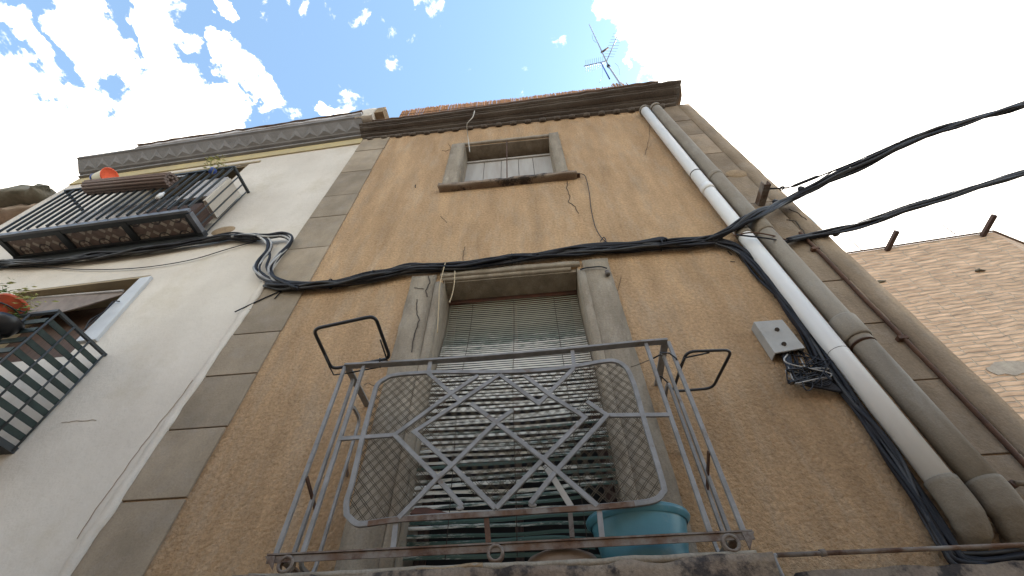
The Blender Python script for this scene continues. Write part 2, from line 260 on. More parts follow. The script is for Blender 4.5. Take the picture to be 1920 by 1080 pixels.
# ---------------------------------------------------------------- mesh builders
class MB:
    def __init__(s): s.v = []; s.f = []; s.m = []; s.mats = []; s.sm = []
    def mi(s, name):
        if name not in s.mats: s.mats.append(name)
        return s.mats.index(name)
    def face(s, idx, mn, smooth=False): s.f.append(tuple(idx)); s.m.append(s.mi(mn)); s.sm.append(smooth)
    def box(s, x0, x1, y0, y1, z0, z1, mn, T=None):
        b = len(s.v)
        for z in (z0, z1):
            for x, y in ((x0, y0), (x1, y0), (x1, y1), (x0, y1)):
                p = Vector((x, y, z)); s.v.append(T @ p if T else p)
        for q in ((0, 3, 2, 1), (4, 5, 6, 7), (0, 1, 5, 4), (1, 2, 6, 5), (2, 3, 7, 6), (3, 0, 4, 7)): s.face([b + i for i in q], mn)
        return s
    def rough_box(s, x0, x1, y0, y1, z0, z1, mn, step=.05, amp=.006, T=None):
        """a box cut into small faces with knocked, uneven surfaces"""
        nx = max(1, int(abs(x1 - x0) / step)); ny = max(1, int(abs(y1 - y0) / step)); nz_ = max(1, int(abs(z1 - z0) / step))
        idx = {}
        def vid(i, j, k):
            if (i, j, k) in idx: return idx[i, j, k]
            p = Vector((x0 + (x1 - x0) * i / nx, y0 + (y1 - y0) * j / ny, z0 + (z1 - z0) * k / nz_))
            q = p * 9; e = 1.0 + 1.2 * sum((a in (0, b)) for a, b in ((i, nx), (j, ny), (k, nz_))) - 1.2
            p = p + noise.noise_vector(q) * amp * e + noise.noise_vector(p * 31) * amp * .4
            s.v.append(T @ p if T else p); idx[i, j, k] = len(s.v) - 1; return idx[i, j, k]
        for i in range(nx):
            for k in range(nz_):
                s.face((vid(i, 0, k), vid(i + 1, 0, k), vid(i + 1, 0, k + 1), vid(i, 0, k + 1)), mn, True)
                s.face((vid(i + 1, ny, k), vid(i, ny, k), vid(i, ny, k + 1), vid(i + 1, ny, k + 1)), mn, True)
            for j in range(ny):
                s.face((vid(i, j, nz_), vid(i + 1, j, nz_), vid(i + 1, j + 1, nz_), vid(i, j + 1, nz_)), mn, True)
                s.face((vid(i, j + 1, 0), vid(i + 1, j + 1, 0), vid(i + 1, j, 0), vid(i, j, 0)), mn, True)
        for j in range(ny):
            for k in range(nz_):
                s.face((vid(0, j + 1, k), vid(0, j, k), vid(0, j, k + 1), vid(0, j + 1, k + 1)), mn, True)
                s.face((vid(nx, j, k), vid(nx, j + 1, k), vid(nx, j + 1, k + 1), vid(nx, j, k + 1)), mn, True)
        return s
    def prism(s, pts, ext, mn):
        """polygon (3D points) pushed along ext"""
        pts = [Vector(p) for p in pts]; ext = Vector(ext); b = len(s.v); n = len(pts)
        s.v += pts + [p + ext for p in pts]
        s.face(range(b, b + n), mn); s.face([b + n + i for i in reversed(range(n))], mn)
        for i in range(n):
            j = (i + 1) % n; s.face((b + j, b + i, b + n + i, b + n + j), mn)
        return s
    def extr(s, prof, a, b_, mn, fn, smooth=False):
        """profile [(p,q)...] swept between parameters a and b_; fn(t,p,q) -> world point"""
        k = len(s.v); n = len(prof)
        s.v += [Vector(fn(a, p, q)) for p, q in prof] + [Vector(fn(b_, p, q)) for p, q in prof]
        for i in range(n):
            j = (i + 1) % n; s.face((k + i, k + j, k + n + j, k + n + i), mn, smooth)
        s.face([k + i for i in reversed(range(n))], mn); s.face([k + n + i for i in range(n)], mn)
        return s
    def tube(s, pts, r, mn, n=8, cap=True, closed=False):
        pts = [Vector(p) for p in pts]; L = len(pts); rr = r if isinstance(r, (list, tuple)) else [r] * L
        b = len(s.v); prev = None
        for i, p in enumerate(pts):
            a = pts[(i - 1) % L] if (i > 0 or closed) else p; c = pts[(i + 1) % L] if (i < L - 1 or closed) else p
            t = (c - a)
            if t.length < 1e-9: t = Vector((0, 0, 1))
            t.normalize()
            if prev is None:
                ref = Vector((0, 0, 1)) if abs(t.z) < .9 else Vector((1, 0, 0)); u = t.cross(ref).normalized()
            else:
                u = prev - t * prev.dot(t); u = u.normalized() if u.length > 1e-6 else t.orthogonal().normalized()
            prev = u; w = t.cross(u)
            for k in range(n):
                an = 2 * math.pi * k / n; s.v.append(p + (u * math.cos(an) + w * math.sin(an)) * rr[i])
        for i in range(L if closed else L - 1):
            for k in range(n):
                A = b + i * n; B = b + ((i + 1) % L) * n; k2 = (k + 1) % n
                s.face((A + k, A + k2, B + k2, B + k), mn, True)
        if cap and not closed: s.face([b + k for k in reversed(range(n))], mn); s.face([b + (L - 1) * n + k for k in range(n)], mn)
        return s
    def bar(s, pts, w, t, mn, nrm=(0, -1, 0), closed=False):
        """flat bar: w across the plane, t along nrm, mitred"""
        pts = [Vector(p) for p in pts]; nrm = Vector(nrm).normalized(); L = len(pts); b = len(s.v)
        for i, p in enumerate(pts):
            a = pts[i - 1] if (i > 0 or closed) else None; c = pts[(i + 1) % L] if (i < L - 1 or closed) else None
            d1 = (p - a).normalized() if a is not None else (c - p).normalized(); d2 = (c - p).normalized() if c is not None else d1
            s1 = d1.cross(nrm).normalized(); s2 = d2.cross(nrm).normalized(); sd_ = s1 + s2
            sd_ = sd_.normalized() / max(.4, math.cos(s1.angle(s2) / 2)) if sd_.length > 1e-4 else s1
            for e, g in ((-1, -1), (1, -1), (1, 1), (-1, 1)): s.v.append(p + sd_ * (w / 2 * e) + nrm * (t / 2 * g))
        for i in range(L if closed else L - 1):
            A = b + 4 * i; B = b + 4 * ((i + 1) % L)
            for k in range(4): s.face((A + k, A + (k + 1) % 4, B + (k + 1) % 4, B + k), mn)
        if not closed: s.face((b + 3, b + 2, b + 1, b), mn); s.face([b + 4 * (L - 1) + k for k in range(4)], mn)
        return s
    def lathe(s, prof, c, mn, n=32, sx=1., sy=1., rot=None, a0=0, a1=2 * math.pi):
        c = Vector(c); b = len(s.v); full = abs(a1 - a0 - 2 * math.pi) < 1e-6; m_ = n if full else n + 1
        for r, z in prof:
            for k in range(m_):
                an = a0 + (a1 - a0) * k / n; p = Vector((r * sx * math.cos(an), r * sy * math.sin(an), z)); s.v.append(c + (rot @ p if rot else p))
        for i in range(len(prof) - 1):
            for k in range(n):
                k2 = (k + 1) % m_; s.face((b + i * m_ + k, b + i * m_ + k2, b + (i + 1) * m_ + k2, b + (i + 1) * m_ + k), mn, True)
        return s
    def build(s, name, parent=None, bevel=0.):
        me = bpy.data.meshes.new(name); me.from_pydata([tuple(p) for p in s.v], [], s.f)
        for q in s.mats: me.materials.append(M[q])
        me.polygons.foreach_set('material_index', s.m); me.polygons.foreach_set('use_smooth', s.sm)
        bm = bmesh.new(); bm.from_mesh(me); bmesh.ops.recalc_face_normals(bm, faces=bm.faces); bm.to_mesh(me); bm.free()
        me.update(); o = bpy.data.objects.new(name, me); COL.objects.link(o)
        if bevel:
            bv = o.modifiers.new('bevel', 'BEVEL'); bv.width = bevel; bv.segments = 2; bv.limit_method = 'ANGLE'; bv.angle_limit = R(40)
        if parent:
            o.parent = parent
            root = parent; loc = Vector(root.location)
            while root.parent: root = root.parent; loc = Vector(root.location)
            if parent.type == 'EMPTY': o.matrix_parent_inverse = Matrix.Translation(-loc)
            # sub-parts: their parent mesh already carries the world offset as identity
        return o
def tag(o, label=None, cat=None, group=None, kind=None):
    if label: o['label'] = label
    if cat: o['category'] = cat
    if group: o['group'] = group
    if kind: o['kind'] = kind
    return o
def thing(name, label, cat, loc=(0, 0, 0), group=None):
    o = bpy.data.objects.new(name, None); COL.objects.link(o); o.location = loc; o.empty_display_size = .1
    return tag(o, label, cat, group)
def smooth_path(pts, k=6):
    pts = [Vector(p) for p in pts]; P = [pts[0] * 2 - pts[1]] + pts + [pts[-1] * 2 - pts[-2]]; out = []
    for i in range(1, len(P) - 2):
        for j in range(k):
            t = j / k; a, b, c, d = P[i - 1], P[i], P[i + 1], P[i + 2]
            out.append(.5 * ((2 * b) + (c - a) * t + (2 * a - 5 * b + 4 * c - d) * t * t + (3 * b - a - 3 * c + d) * t ** 3))
    out.append(pts[-1]); return out
def strands(mb, path, n, spread, r, mn='cable', flat=(1, 1, 1), k=6, ph=0., seedo=0, wav=1.):
    """n loosely laid cables following one path"""
    sp = smooth_path(path, k)
    for i in range(n):
        a = 2 * math.pi * i / max(1, n) + ph; base = Vector((math.cos(a) * .75, math.sin(a) * .4 , math.sin(a))) * spread * (.35 + .65 * random.random())
        s0 = Vector((i * 7.3 + seedo, 0, 0)); dist = 0; q = []
        for j, p in enumerate(sp):
            if j: dist += (p - sp[j - 1]).length
            w = noise.noise_vector(s0 + Vector((dist * 2.2, 0, 0))) * spread * 1.1 * wav
            o = base + w; q.append(p + Vector((o.x * flat[0], o.y * flat[1], o.z * flat[2])))
        rad = r * (.75 + .5 * random.random())
        mb.tube(q, rad, mn if isinstance(mn, str) else mn[i % len(mn)], 6)
    return mb
def ring_pts(c, r, n=20, a=Vector((1, 0, 0)), b=Vector((0, 0, 1))): return [Vector(c) + a * (r * math.cos(2 * math.pi * i / n)) + b * (r * math.sin(2 * math.pi * i / n)) for i in range(n)]
def roundpoly(P, rad, seg=5):
    P = [Vector(p) for p in P]; out = []; L = len(P)
    for i in range(L):
        p = P[i]; a = (P[i - 1] - p); c = (P[(i + 1) % L] - p); r = min(rad, a.length * .45, c.length * .45)
        A = p + a.normalized() * r; C = p + c.normalized() * r
        for k in range(seg + 1):
            t = k / seg; out.append(A * (1 - t) ** 2 + p * 2 * t * (1 - t) + C * t * t)
    return out

# ---------------------------------------------------------------- ground
g = MB(); g.box(-600, 600, -600, 600, -.5, 0, 'asphalt'); tag(g.build('ground'), kind='structure')
g = MB(); g.box(-30, 2.6, -.95, -.02, .004, .13, 'paving'); tag(g.build('pavement'), kind='structure')

def holed(mb, x0, x1, z0, z1, holes, y0, depth, mn, T=None, step=.35):
    """wall front with real openings; each hole gets its four reveals"""
    xs = {x0, x1}; zs = {z0, z1}
    for h in holes: xs |= {h[0], h[1]}; zs |= {h[2], h[3]}
    xs = sorted(xs); zs = sorted(zs); ids = {}
    def vid(x, z, y):
        k = (round(x, 4), round(z, 4), round(y, 4))
        if k not in ids: p = Vector((x, y, z)); mb.v.append(T @ p if T else p); ids[k] = len(mb.v) - 1
        return ids[k]
    for i in range(len(xs) - 1):
        for j in range(len(zs) - 1):
            cx_, cz_ = (xs[i] + xs[i + 1]) / 2, (zs[j] + zs[j + 1]) / 2
            if any(h[0] < cx_ < h[1] and h[2] < cz_ < h[3] for h in holes): continue
            mb.face((vid(xs[i], zs[j], y0), vid(xs[i + 1], zs[j], y0), vid(xs[i + 1], zs[j + 1], y0), vid(xs[i], zs[j + 1], y0)), mn)
    for a, b, c, d in holes:
        for (p, q) in (((a, c), (a, d)), ((a, d), (b, d)), ((b, d), (b, c)), ((b, c), (a, c))):
            mb.face((vid(p[0], p[1], y0), vid(p[0], p[1], y0 + depth), vid(q[0], q[1], y0 + depth), vid(q[0], q[1], y0)), mn)
    return mb

# ================================================================= OCHRE HOUSE
H = thing('house', 'narrow ochre stucco house with grey corner strips and dark eaves, in the middle', 'house', (0, 3, 0))
XL, XR, ZT = -2.4, 2.42, 9.06
WIN = (-.80, .345, 7.07, 8.33); DOOR = (-.775, .355, 3.11, 5.40)
w = MB(); holed(w, XL + .02, XR - .02, 0, ZT, [WIN, DOOR], 0, .35, 'ochre')
w.box(XL + .02, -.80 - .003, .001, .30, 0, ZT - .01, 'ochre')
w.box(.358, XR - .02, .001, .30, 0, ZT - .01, 'ochre')
w.build('wall', H)
w = MB(); w.box(XL + .02, XR - .02, .52, 7, 0, ZT, 'quoin2'); w.build('rear_wall', H)
w = MB(); w.box(XR - .02, XR, .005, 7, 0, ZT, 'quoin2'); w.build('side_wall', H)
# corner strips, laid in large render blocks
for q_, f_ in (('quoin', .86), ('quoin', 1.12), ('quoin2', .88), ('quoin2', 1.12)):
    c_ = M[q_].copy(); c_.name = M[q_].name + ('_darker' if f_ < 1 else '_paler'); M[q_ + ('d' if f_ < 1 else 'p')] = c_; streaks(c_, 2.4, .12, (1, 1, 1))
    for nd in c_.node_tree.nodes:
        if nd.bl_idname == 'ShaderNodeMix' and nd.blend_type == 'MIX':
            for k_ in (6, 7):
                if not nd.inputs[k_].is_linked: nd.inputs[k_].default_value = [v_ * f_ for v_ in nd.inputs[k_].default_value[:3]] + [1]
def blocks(joints, x0, x1, mn, y=-.012, gap=.010):
    b = MB(); z = [0] + sorted(joints) + [ZT]
    for i in range(len(z) - 1):
        lo = z[i] + (gap if i else 0); tilt = random.uniform(-.004, .004)
        b.box(x0 + random.uniform(-.003, .003), x1 + random.uniform(-.008, .008), y + random.uniform(-.003, .001), .03, lo, z[i + 1], mn + random.choice(('', '', 'd', 'p')))
    return b
jl = [8.54, 7.84, 7.18, 6.68, 6.07, 5.49, 4.90, 4.49, 4.066, 3.625, 3.18, 2.7, 2.2, 1.6, 1.0]
blocks(jl, XL, -1.985, 'quoin').build('corner_strip', H, bevel=.003)
jr = [8.4, 7.9, 7.295, 6.7, 6.125, 5.5, 4.948, 4.506, 4.048, 3.593, 3.1, 2.6, 2.0, 1.3]
blocks(jr, 1.96, 2.258, 'quoin2').build('corner_strip', H, bevel=.003)
b = MB(); b.rough_box(2.262, XR, -.016, .03, 0, ZT - .02, 'quoin2', .12, .003); b.build('corner_trim', H)

# upper window
f = MB()
def zl(x, l, r_): return l + (r_ - l) * (x + 1.0) / 1.5
f.rough_box(-.985, WIN[0] + .0, -.028, .06, 7.08, 8.395, 'jamb', .06, .003)
f.box(WIN[0] + .001, WIN[0] + .008, .0, .3, 7.08, 8.32, 'jamb'); f.build('window_jamb', H); f = MB()
f.rough_box(WIN[1] + .0, .475, -.028, .06, 7.08, 8.42, 'jamb', .06, .003); f.box(WIN[1] - .008, WIN[1] - .001, .0, .3, 7.08, 8.32, 'jamb')
f.build('window_jamb', H); f = MB(); f.box(WIN[0] + .01, WIN[1] - .01, .002, .3, 8.315, 8.328, 'jamb'); f.build('window_soffit', H)
f = MB(); f.rough_box(WIN[0] + .002, WIN[1] - .002, -.026, .02, 8.345, 8.40, 'jamb', .06, .002); f.build('lintel', H)
f = MB(); f.rough_box(-1.0, .555, -.078, .03, 7.012, 7.078, 'slab', .035, .006); f.build('window_sill', H)
sh = MB(); yb = .185
xs = [-.80, -.555, -.325, -.095, .10, .345]
for i in range(len(xs) - 1): sh.box(xs[i] + .003, xs[i + 1] - .003, yb + .002 * (i % 2), yb + .03, 7.08, 8.165, 'whiteshutter')
sh.box(-.80, .345, yb - .02, yb + .012, 8.165, 8.205, 'whiteshutter')
sh.box(-.80, .345, yb + .04, yb + .06, 7.2, 8.34, 'wooddark')
sh.box(-.80, .345, .30, .36, 7.2, 8.34, 'dark')
shb = sh.build('window_board', H, bevel=.002)
t_ = MB(); t_.tube([(-.228, -.01, 7.08), (-.228, -.01, 8.34)], .007, 'deeprust', 6); t_.build('window_bar', H)

# balcony door opening
f = MB()
xo = -1.035
f.rough_box(xo, -.83, -.03, .05, 3.12, 5.43, 'jamb', .06, .003)
f.tube([(-.80, -.004, 3.12 + .2 * i) for i in range(12)], .036, 'jamb', 12)
f.rough_box(-.765, -.775 + .012, -.0, .34, 3.12, 5.40, 'jamb', .07, .003)
f.build('door_jamb', H)
f = MB()
f.rough_box(.40, .605, -.03, .05, 3.12, 5.45, 'jamb', .06, .003)
f.tube([(.38, -.004, 3.12 + .2 * i) for i in range(12)], .036, 'jamb', 12)
f.rough_box(.345, .353, -.0, .34, 3.12, 5.40, 'jamb', .07, .003)
f.build('door_jamb', H)
f = MB()
f.rough_box(-.80, .38, -.028, .03, 5.405, 5.455, 'jamb', .06, .003)
f.tube([(-.80 + .1 * i, .012, 5.395) for i in range(12)], .022, 'jamb', 10)
f.box(-.76, .34, .02, .22, 5.365, 5.398, 'jamb'); f.box(-.76, .34, .225, .345, 5.33, 5.395, 'redwood')
f.build('lintel', H)
d = MB()
d.box(-.76, -.70, .29, .345, 3.11, 5.35, 'wooddark'); d.box(.285, .345, .29, .345, 3.11, 5.35, 'wooddark')
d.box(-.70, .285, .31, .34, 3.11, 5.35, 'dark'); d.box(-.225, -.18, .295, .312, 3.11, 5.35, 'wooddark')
d.build('door', H)
p_ = MB(); p_.box(-.80, -.765, .10, .16, 3.115, 3.62, 'wooddark'); p_.build('door_post', H)

# dark eaves: stepped mouldings, with little tile ends under them
c = MB()
steps = [(-.045, 9.02, .05), (-.10, 9.065, .045), (-.13, 9.095, .035), (-.225, 9.125, .04), (-.25, 9.16, .03), (-.30, 9.185, .06)]
z_p = 9.0
for i, (yy, z0, h) in enumerate(steps):
    x1 = 2.20 + (0.02 * i if i < 5 else .10)
    c.rough_box(XL - .01 - .01 * i, x1 + .02, yy, .4, z_p, z0 + h - .02, 'cornice', .09, .006)
    z_p = z0 + h - .018
for i in range(21):
    x = XL + .12 + i * .215
    if x < 2.1: c.tube([(x, -.003, 8.975), (x, -.052, 9.012)], .048, 'cornice', 10)
def taper(mb):
    for v in mb.v:
        if v.y < -.005: v.y = -.005 + (v.y + .005) * (.62 + .42 * max(0, (v.x + 2.4) / 4.7) ** 1.5)
taper(c); c.build('eaves', H)
c = MB(); c.rough_box(XL + .15, 2.0, -.325, 1.2, z_p + .002, z_p + .03, 'roof', .1, .006)
for i in range(0): c.lathe([(.0, 0), (.075, 0), (.075, .001)], (-2.2 + i * .225, -.33, z_p + .05), 'roof', 12, rot=Matrix.Rotation(R(90), 3, 'X')) if False else c.tube([(-2.15 + i * .225, -.345, z_p + .045), (-2.15 + i * .225, .3, z_p + .06)], .035, 'roof', 8)
taper(c); c.build('roof_edge', H)
c = MB(); c.box(XL + .05, XR - .02, .4, 7, ZT + .002, ZT + .25, 'roof'); c.build('roof', H)
c = MB(); c.rough_box(2.16, 2.36, -.2, .3, 9.2, 9.34, 'quoin2', .06, .01); c.build('roof_end_stone', H)

# cracks and a thin conduit belong to the wall
def crack(px, w=.004, y=-.0035):
    b = MB(); pts = [atY(a, b_, y) for a, b_ in px]; fine = []
    for i in range(len(pts) - 1):
        for k in range(4):
            q = pts[i].lerp(pts[i + 1], k / 4); fine.append(q + Vector((random.uniform(-1, 1), 0, random.uniform(-1, 1))) * .006)
    fine.append(pts[-1]); b.bar(fine, w, .003, 'seam'); return b
crack([(1065, 340), (1062, 352), (1068, 368), (1066, 378), (1078, 388), (1085, 400)], .006).build('crack', H)
crack([(1385, 480), (1378, 470), (1392, 492)], .004).build('crack', H)
crack([(1475, 412), (1490, 414), (1502, 428), (1508, 436), (1518, 452)], .008, -.018).build('crack', H)
crack([(1478, 392), (1498, 400), (1512, 412)], .006, -.018).build('crack', H)
crack([(803, 517), (806, 530), (798, 545), (801, 556)], .007, -.036).build('crack', H)
crack([(775, 540), (795, 542)], .004, -.036).build('crack', H)
crack([(783, 560), (780, 580), (785, 600), (778, 625), (772, 660)], .006, -.036).build('crack', H)
crack([(1165, 520), (1152, 560), (1168, 610), (1185, 650)], .003, -.004).build('crack', H)
crack([(1218, 232), (1216, 262), (1210, 290)], .0035).build('crack', H)
crack([(1365, 470), (1372, 478)], .01).build('crack', H)
crack([(1370, 490), (1378, 491)], .008).build('crack', H)
crack([(779, 346), (779, 352)], .012).build('crack', H)
for pts in ([(825, 405), (838, 418)], [(868, 492), (870, 470), (872, 462)]): crack(pts, .003).build('crack', H)
crack([(840, 268), (846, 280), (836, 283), (829, 282)], .004, -.004).build('crack', H)

# little scar of patched plaster near the corner
s_ = MB(); cpt = atY(1382, 325, -.014)
s_.lathe([(0, -.012), (.03, -.010), (.07, -.004), (.085, 0), (.095, .012)], cpt, 'stain', 20, sx=1.3, sy=1, rot=Matrix.Rotation(R(-90), 3, 'X')); s_.build('plaster_patch', H)

# ---------------------------------------------------------------- things on the ochre facade
t = MB()
cp = [(1500, 436), (1520, 457), (1560, 497), (1620, 560), (1700, 640), (1780, 722), (1860, 805), (1935, 885)]
t.tube(smooth_path([atY(a, b_, -.03) for a, b_ in cp], 4), .013, 'deeprust', 8)
for a, b_ in ((1694, 634), (1530, 467)):
    q = atY(a, b_, -.03); t.box(q.x - .035, q.x + .02, -.045, -.01, q.z - .012, q.z + .012, 'deeprust')
tag(t.build('conduit'), 'thin rusty brown conduit running down the corner strip right of both pipes', 'conduit')

def pipe(name, label, pts, r, mn, y):
    T_ = thing(name, label, 'drainpipe', tuple(pts[-1]))
    return T_
# white pipe
y1 = -.085
P0, P1 = atY(1208, 206, y1), atY(1766, 905, y1)
wp = thing('drainpipe', 'smooth white plastic drainpipe, the left one of the pair on the ochre house', 'drainpipe', (P1.x, 0, 3.1), 'drainpipes on the ochre house')
def at_z(P0, P1, z): return P0.lerp(P1, (P0.z - z) / (P0.z - P1.z))
a = MB(); a.tube([P0] + [at_z(P0, P1, z) for z in (8, 7, 6, 5, 4.4)] + [P1], .0575, 'pvc', 24); a.build('pipe_body', wp)
a = MB(); a.tube([P0 + Vector((0, .05, .06)), P0 + Vector((0, .012, .02)), P0, at_z(P0, P1, P0.z - .04)], [.05, .064, .068, .068], 'pvcold', 20); a.build('collar', wp)
for (px, py, m_, rr, h) in ((1298, 328, 'seam', .0605, .012), (1318, 356, 'pvc', .0625, .10), (1590, 660, 'seam', .0582, .003), (1402, 440, 'pvcold', .062, .06)):
    q = atY(px, py, y1); q = at_z(P0, P1, q.z); a = MB(); a.tube([at_z(P0, P1, q.z + h / 2), at_z(P0, P1, q.z - h / 2)], rr, m_, 24); a.build('collar' if h > .02 else 'clamp', wp)
a = MB(); Eb = P1
a.tube(smooth_path([Eb + Vector((0, 0, .01)), Eb + Vector((0, .0, -.08)), Eb + Vector((0, .012, -.15)), Eb + Vector((.0, .05, -.20)), Eb + Vector((.0, .12, -.215))], 4), [.066] * 4 + [.066] * 4 + [.063] * 4 + [.056] * 4 + [.05], 'elbow', 22)
a.build('elbow', wp)
# grey pipe
y2 = -.10
G0, G1 = atY(1229, 203, y2), atY(1850, 912, y2)
gp = thing('drainpipe', 'thicker dirty grey drainpipe with a large collar, right beside the white one', 'drainpipe', (G1.x, 0, 3.1), 'drainpipes on the ochre house')
a = MB(); zz = [8.5, 7.6, 6.8, 6.0, 5.2, 4.5, 3.9]
a.tube([G0] + [at_z(G0, G1, z) + Vector((random.uniform(-.006, .006), 0, 0)) for z in zz] + [G1], .066, 'pvcold', 24); a.build('pipe_body', gp)
a = MB(); a.tube([G0 + Vector((0, .06, .07)), G0 + Vector((0, .012, .03)), G0, at_z(G0, G1, G0.z - .05)], [.055, .074, .078, .078], 'pvcold', 20); a.build('collar', gp)
for (px, py, m_, rr, h) in ((1338, 332, 'pvcold', .073, .07), (1605, 618, 'pvcold', .080, .17), (1630, 647, 'deeprust', .072, .02), (1418, 430, 'elbow', .076, .16)):
    q = atY(px, py, y2); a = MB(); a.tube([at_z(G0, G1, q.z + h / 2), at_z(G0, G1, q.z + h / 2 - .012), at_z(G0, G1, q.z - h / 2 + .012), at_z(G0, G1, q.z - h / 2)], [rr - .006, rr, rr, rr - .006], m_, 24); a.build('collar' if h > .03 else 'clamp', gp)
a = MB(); Eb = G1
a.tube(smooth_path([Eb + Vector((0, 0, .02)), Eb + Vector((0, .0, -.05)), Eb + Vector((0, .015, -.12)), Eb + Vector((.01, .06, -.19)), Eb + Vector((.01, .12, -.21))], 4), [.073] * 4 + [.072] * 4 + [.062] * 4 + [.056] * 4 + [.05], 'elbow', 22)
a.build('elbow', gp)
q = atY(1895, 912, -.03); a = MB(); a.tube([(q.x - .02, 0, q.z), (q.x, -.06, q.z)], .018, 'deeprust', 8); a.tube([(q.x, -.06, q.z), (q.x + .05, -.07, q.z - .01)], .012, 'elbow', 8)
tag(a.build('wall_bolt'), 'small rusty bolt sticking out of the corner right of the grey pipe elbow', 'bolt')

# ---------------------------------------------------------------- cables
def on_wall(px, y=-.05): return [atY(a, b_, y) for a, b_ in px]
main = on_wall([(505, 530), (560, 537), (640, 530), (700, 517), (770, 505), (860, 499), (960, 485), (1060, 473), (1150, 465), (1240, 460), (1300, 455), (1345, 448)], -.05)
mb = strands(MB(), main, 17, .048, .0115, ('cable', 'cable', 'cablehighlight', 'cable'), k=7)
mb2 = strands(MB(), on_wall([(1010, 480), (1100, 462), (1190, 458), (1240, 450), (1245, 452)], -.06), 3, .012, .024, 'cable', seedo=50)
ob = mb.build('cable_bundle'); tag(ob, 'thick bundle of black cables running level across the ochre facade above the balcony door', 'cables', 'cable bundles on the facades')
mb2.build('sheath', ob)
def ties(px, y, r, parent, n=1):
    k = MB()
    for a, b_ in px:
        c_ = atY(a, b_, y); k.tube(ring_pts(c_, r, 14, Vector((0, 1, 0)), Vector((0.1, 0, 1)).normalized()), .005, 'cable', 6, closed=True)
    return k.build('cable_tie', parent)
ties([(700, 517)], -.05, .045, ob); ties([(960, 485)], -.05, .042, ob); ties([(1240, 460)], -.05, .044, ob); ties([(620, 532)], -.05, .04, ob)
mb = MB()
loopA = [atY(a, b_, -.06) for a, b_ in [(560, 537), (510, 528), (483, 510), (488, 490), (503, 470), (505, 455), (492, 444), (470, 440), (440, 443)]]
loopB = [atY(a, b_, -.07) for a, b_ in [(560, 538), (520, 525), (507, 505), (522, 480), (540, 460), (545, 446), (530, 440), (505, 443), (480, 443)]]
strands(mb, loopA, 6, .028, .0115, ('cable', 'cable', 'cablegrey', 'cable', 'cablegrey'), seedo=9); strands(mb, loopB, 8, .028, .0115, ('cable', 'cablegrey', 'cable'), seedo=22)
mb.tube(smooth_path([atY(a, b_, -.05) for a, b_ in [(512, 522), (500, 500), (506, 478), (498, 452)]]), .012, 'cable', 8)
tag(mb.build('cable_bundle'), 'looping knot of black and grey cables at the joint between cream and ochre houses', 'cables', 'cable bundles on the facades')
cw = [(485, 445), (440, 442), (400, 448), (345, 456), (290, 465), (230, 474), (150, 483), (80, 491), (0, 494), (-60, 498)]
mb = strands(MB(), [atC(a, b_, .06) for a, b_ in cw], 12, .045, .013, ('cable', 'cable', 'cablehighlight'), seedo=31)
tag(mb.build('cable_bundle'), 'dark cable bundle running along the cream wall under the upper balcony', 'cables', 'cable bundles on the facades')
mb = MB(); mb.tube(smooth_path([atC(a, b_, .02) for a, b_ in [(480, 452), (430, 466), (350, 489), (250, 503), (150, 505), (60, 500), (-20, 505)]]), .005, 'cable', 6)
tag(mb.build('wire'), 'single thin black wire sagging below the bundle on the cream wall', 'wire')
mb = MB(); mb.tube(smooth_path([atY(a, b_, -.02) for a, b_ in [(555, 533), (520, 548), (480, 566), (440, 585)]]), .006, 'cable', 6); mb.tube([atY(a, b_, -.02) for a, b_ in [(528, 545), (515, 560)]], .005, 'cable', 6)
tag(mb.build('wire'), 'short loose wire end hanging left below the cable knot over the grey strip', 'wire')
down = [(1335, 450), (1375, 462), (1408, 490), (1440, 530), (1470, 570), (1500, 610), (1525, 645), (1550, 690), (1585, 740), (1625, 790), (1665, 845), (1700, 900), (1735, 960), (1765, 1010), (1790, 1045), (1850, 1052), (1940, 1046)]
mb = strands(MB(), on_wall(down, -.045), 11, .034, .0115, ('cable', 'cable', 'cablehighlight'), seedo=70, k=6)
db = mb.build('cable_bundle'); tag(db, 'black cable bundle dropping beside the white drainpipe down to the lower right', 'cables', 'cable bundles on the facades')
ties([(1455, 550)], -.045, .032, db); ties([(1600, 757)], -.045, .03, db)
# cables that cross the street to the right
st = [atY(1330, 450, -.06), atY(1375, 428, -.13), atY(1405, 408, -.19), atY(1440, 392, -.17), atZ(1475, 377, 5.95), atZ(1560, 334, 6.02), atZ(1630, 300, 6.06), atZ(1700, 268, 6.1), atZ(1800, 232, 6.14), atZ(1920, 195, 6.2)]
dd = (st[-1] - st[-2]); st.append(st[-1] + dd * 2.5 + Vector((0, 0, .1))); st.append(st[-1] + dd * 6 + Vector((0, 0, .7)))
mb = strands(MB(), st, 10, .042, .0125, ('cable', 'cable', 'cablehighlight'), seedo=90, k=6)
sc_ = mb.build('street_cable'); tag(sc_, 'upper black cable bundle leaving the bracket and crossing the white sky', 'cables', 'cables crossing the street')
mb = MB()
for a_, b_ in ((1457, 382), (1505, 357)):
    mb = MB(); q = atZ(a_, b_, 6.0) + Vector((0, 0, .02)); mb.lathe([(0, -.03), (.025, -.025), (.03, 0), (.02, .03), (0, .035)], q, 'cable', 10); mb.build('cable_clamp', sc_)
s2 = [atY(1380, 440, -.17), atY(1440, 447, -.19), atY(1475, 452, -.09), atY(1520, 443, -.03), atZ(1565, 435, 5.5), atZ(1650, 411, 5.55), atZ(1750, 376, 5.6), atZ(1920, 325, 5.68)]
dd = s2[-1] - s2[-2]; s2.append(s2[-1] + dd * 1.5); s2.append(s2[-1] + dd * 4 + Vector((0, 0, .5)))
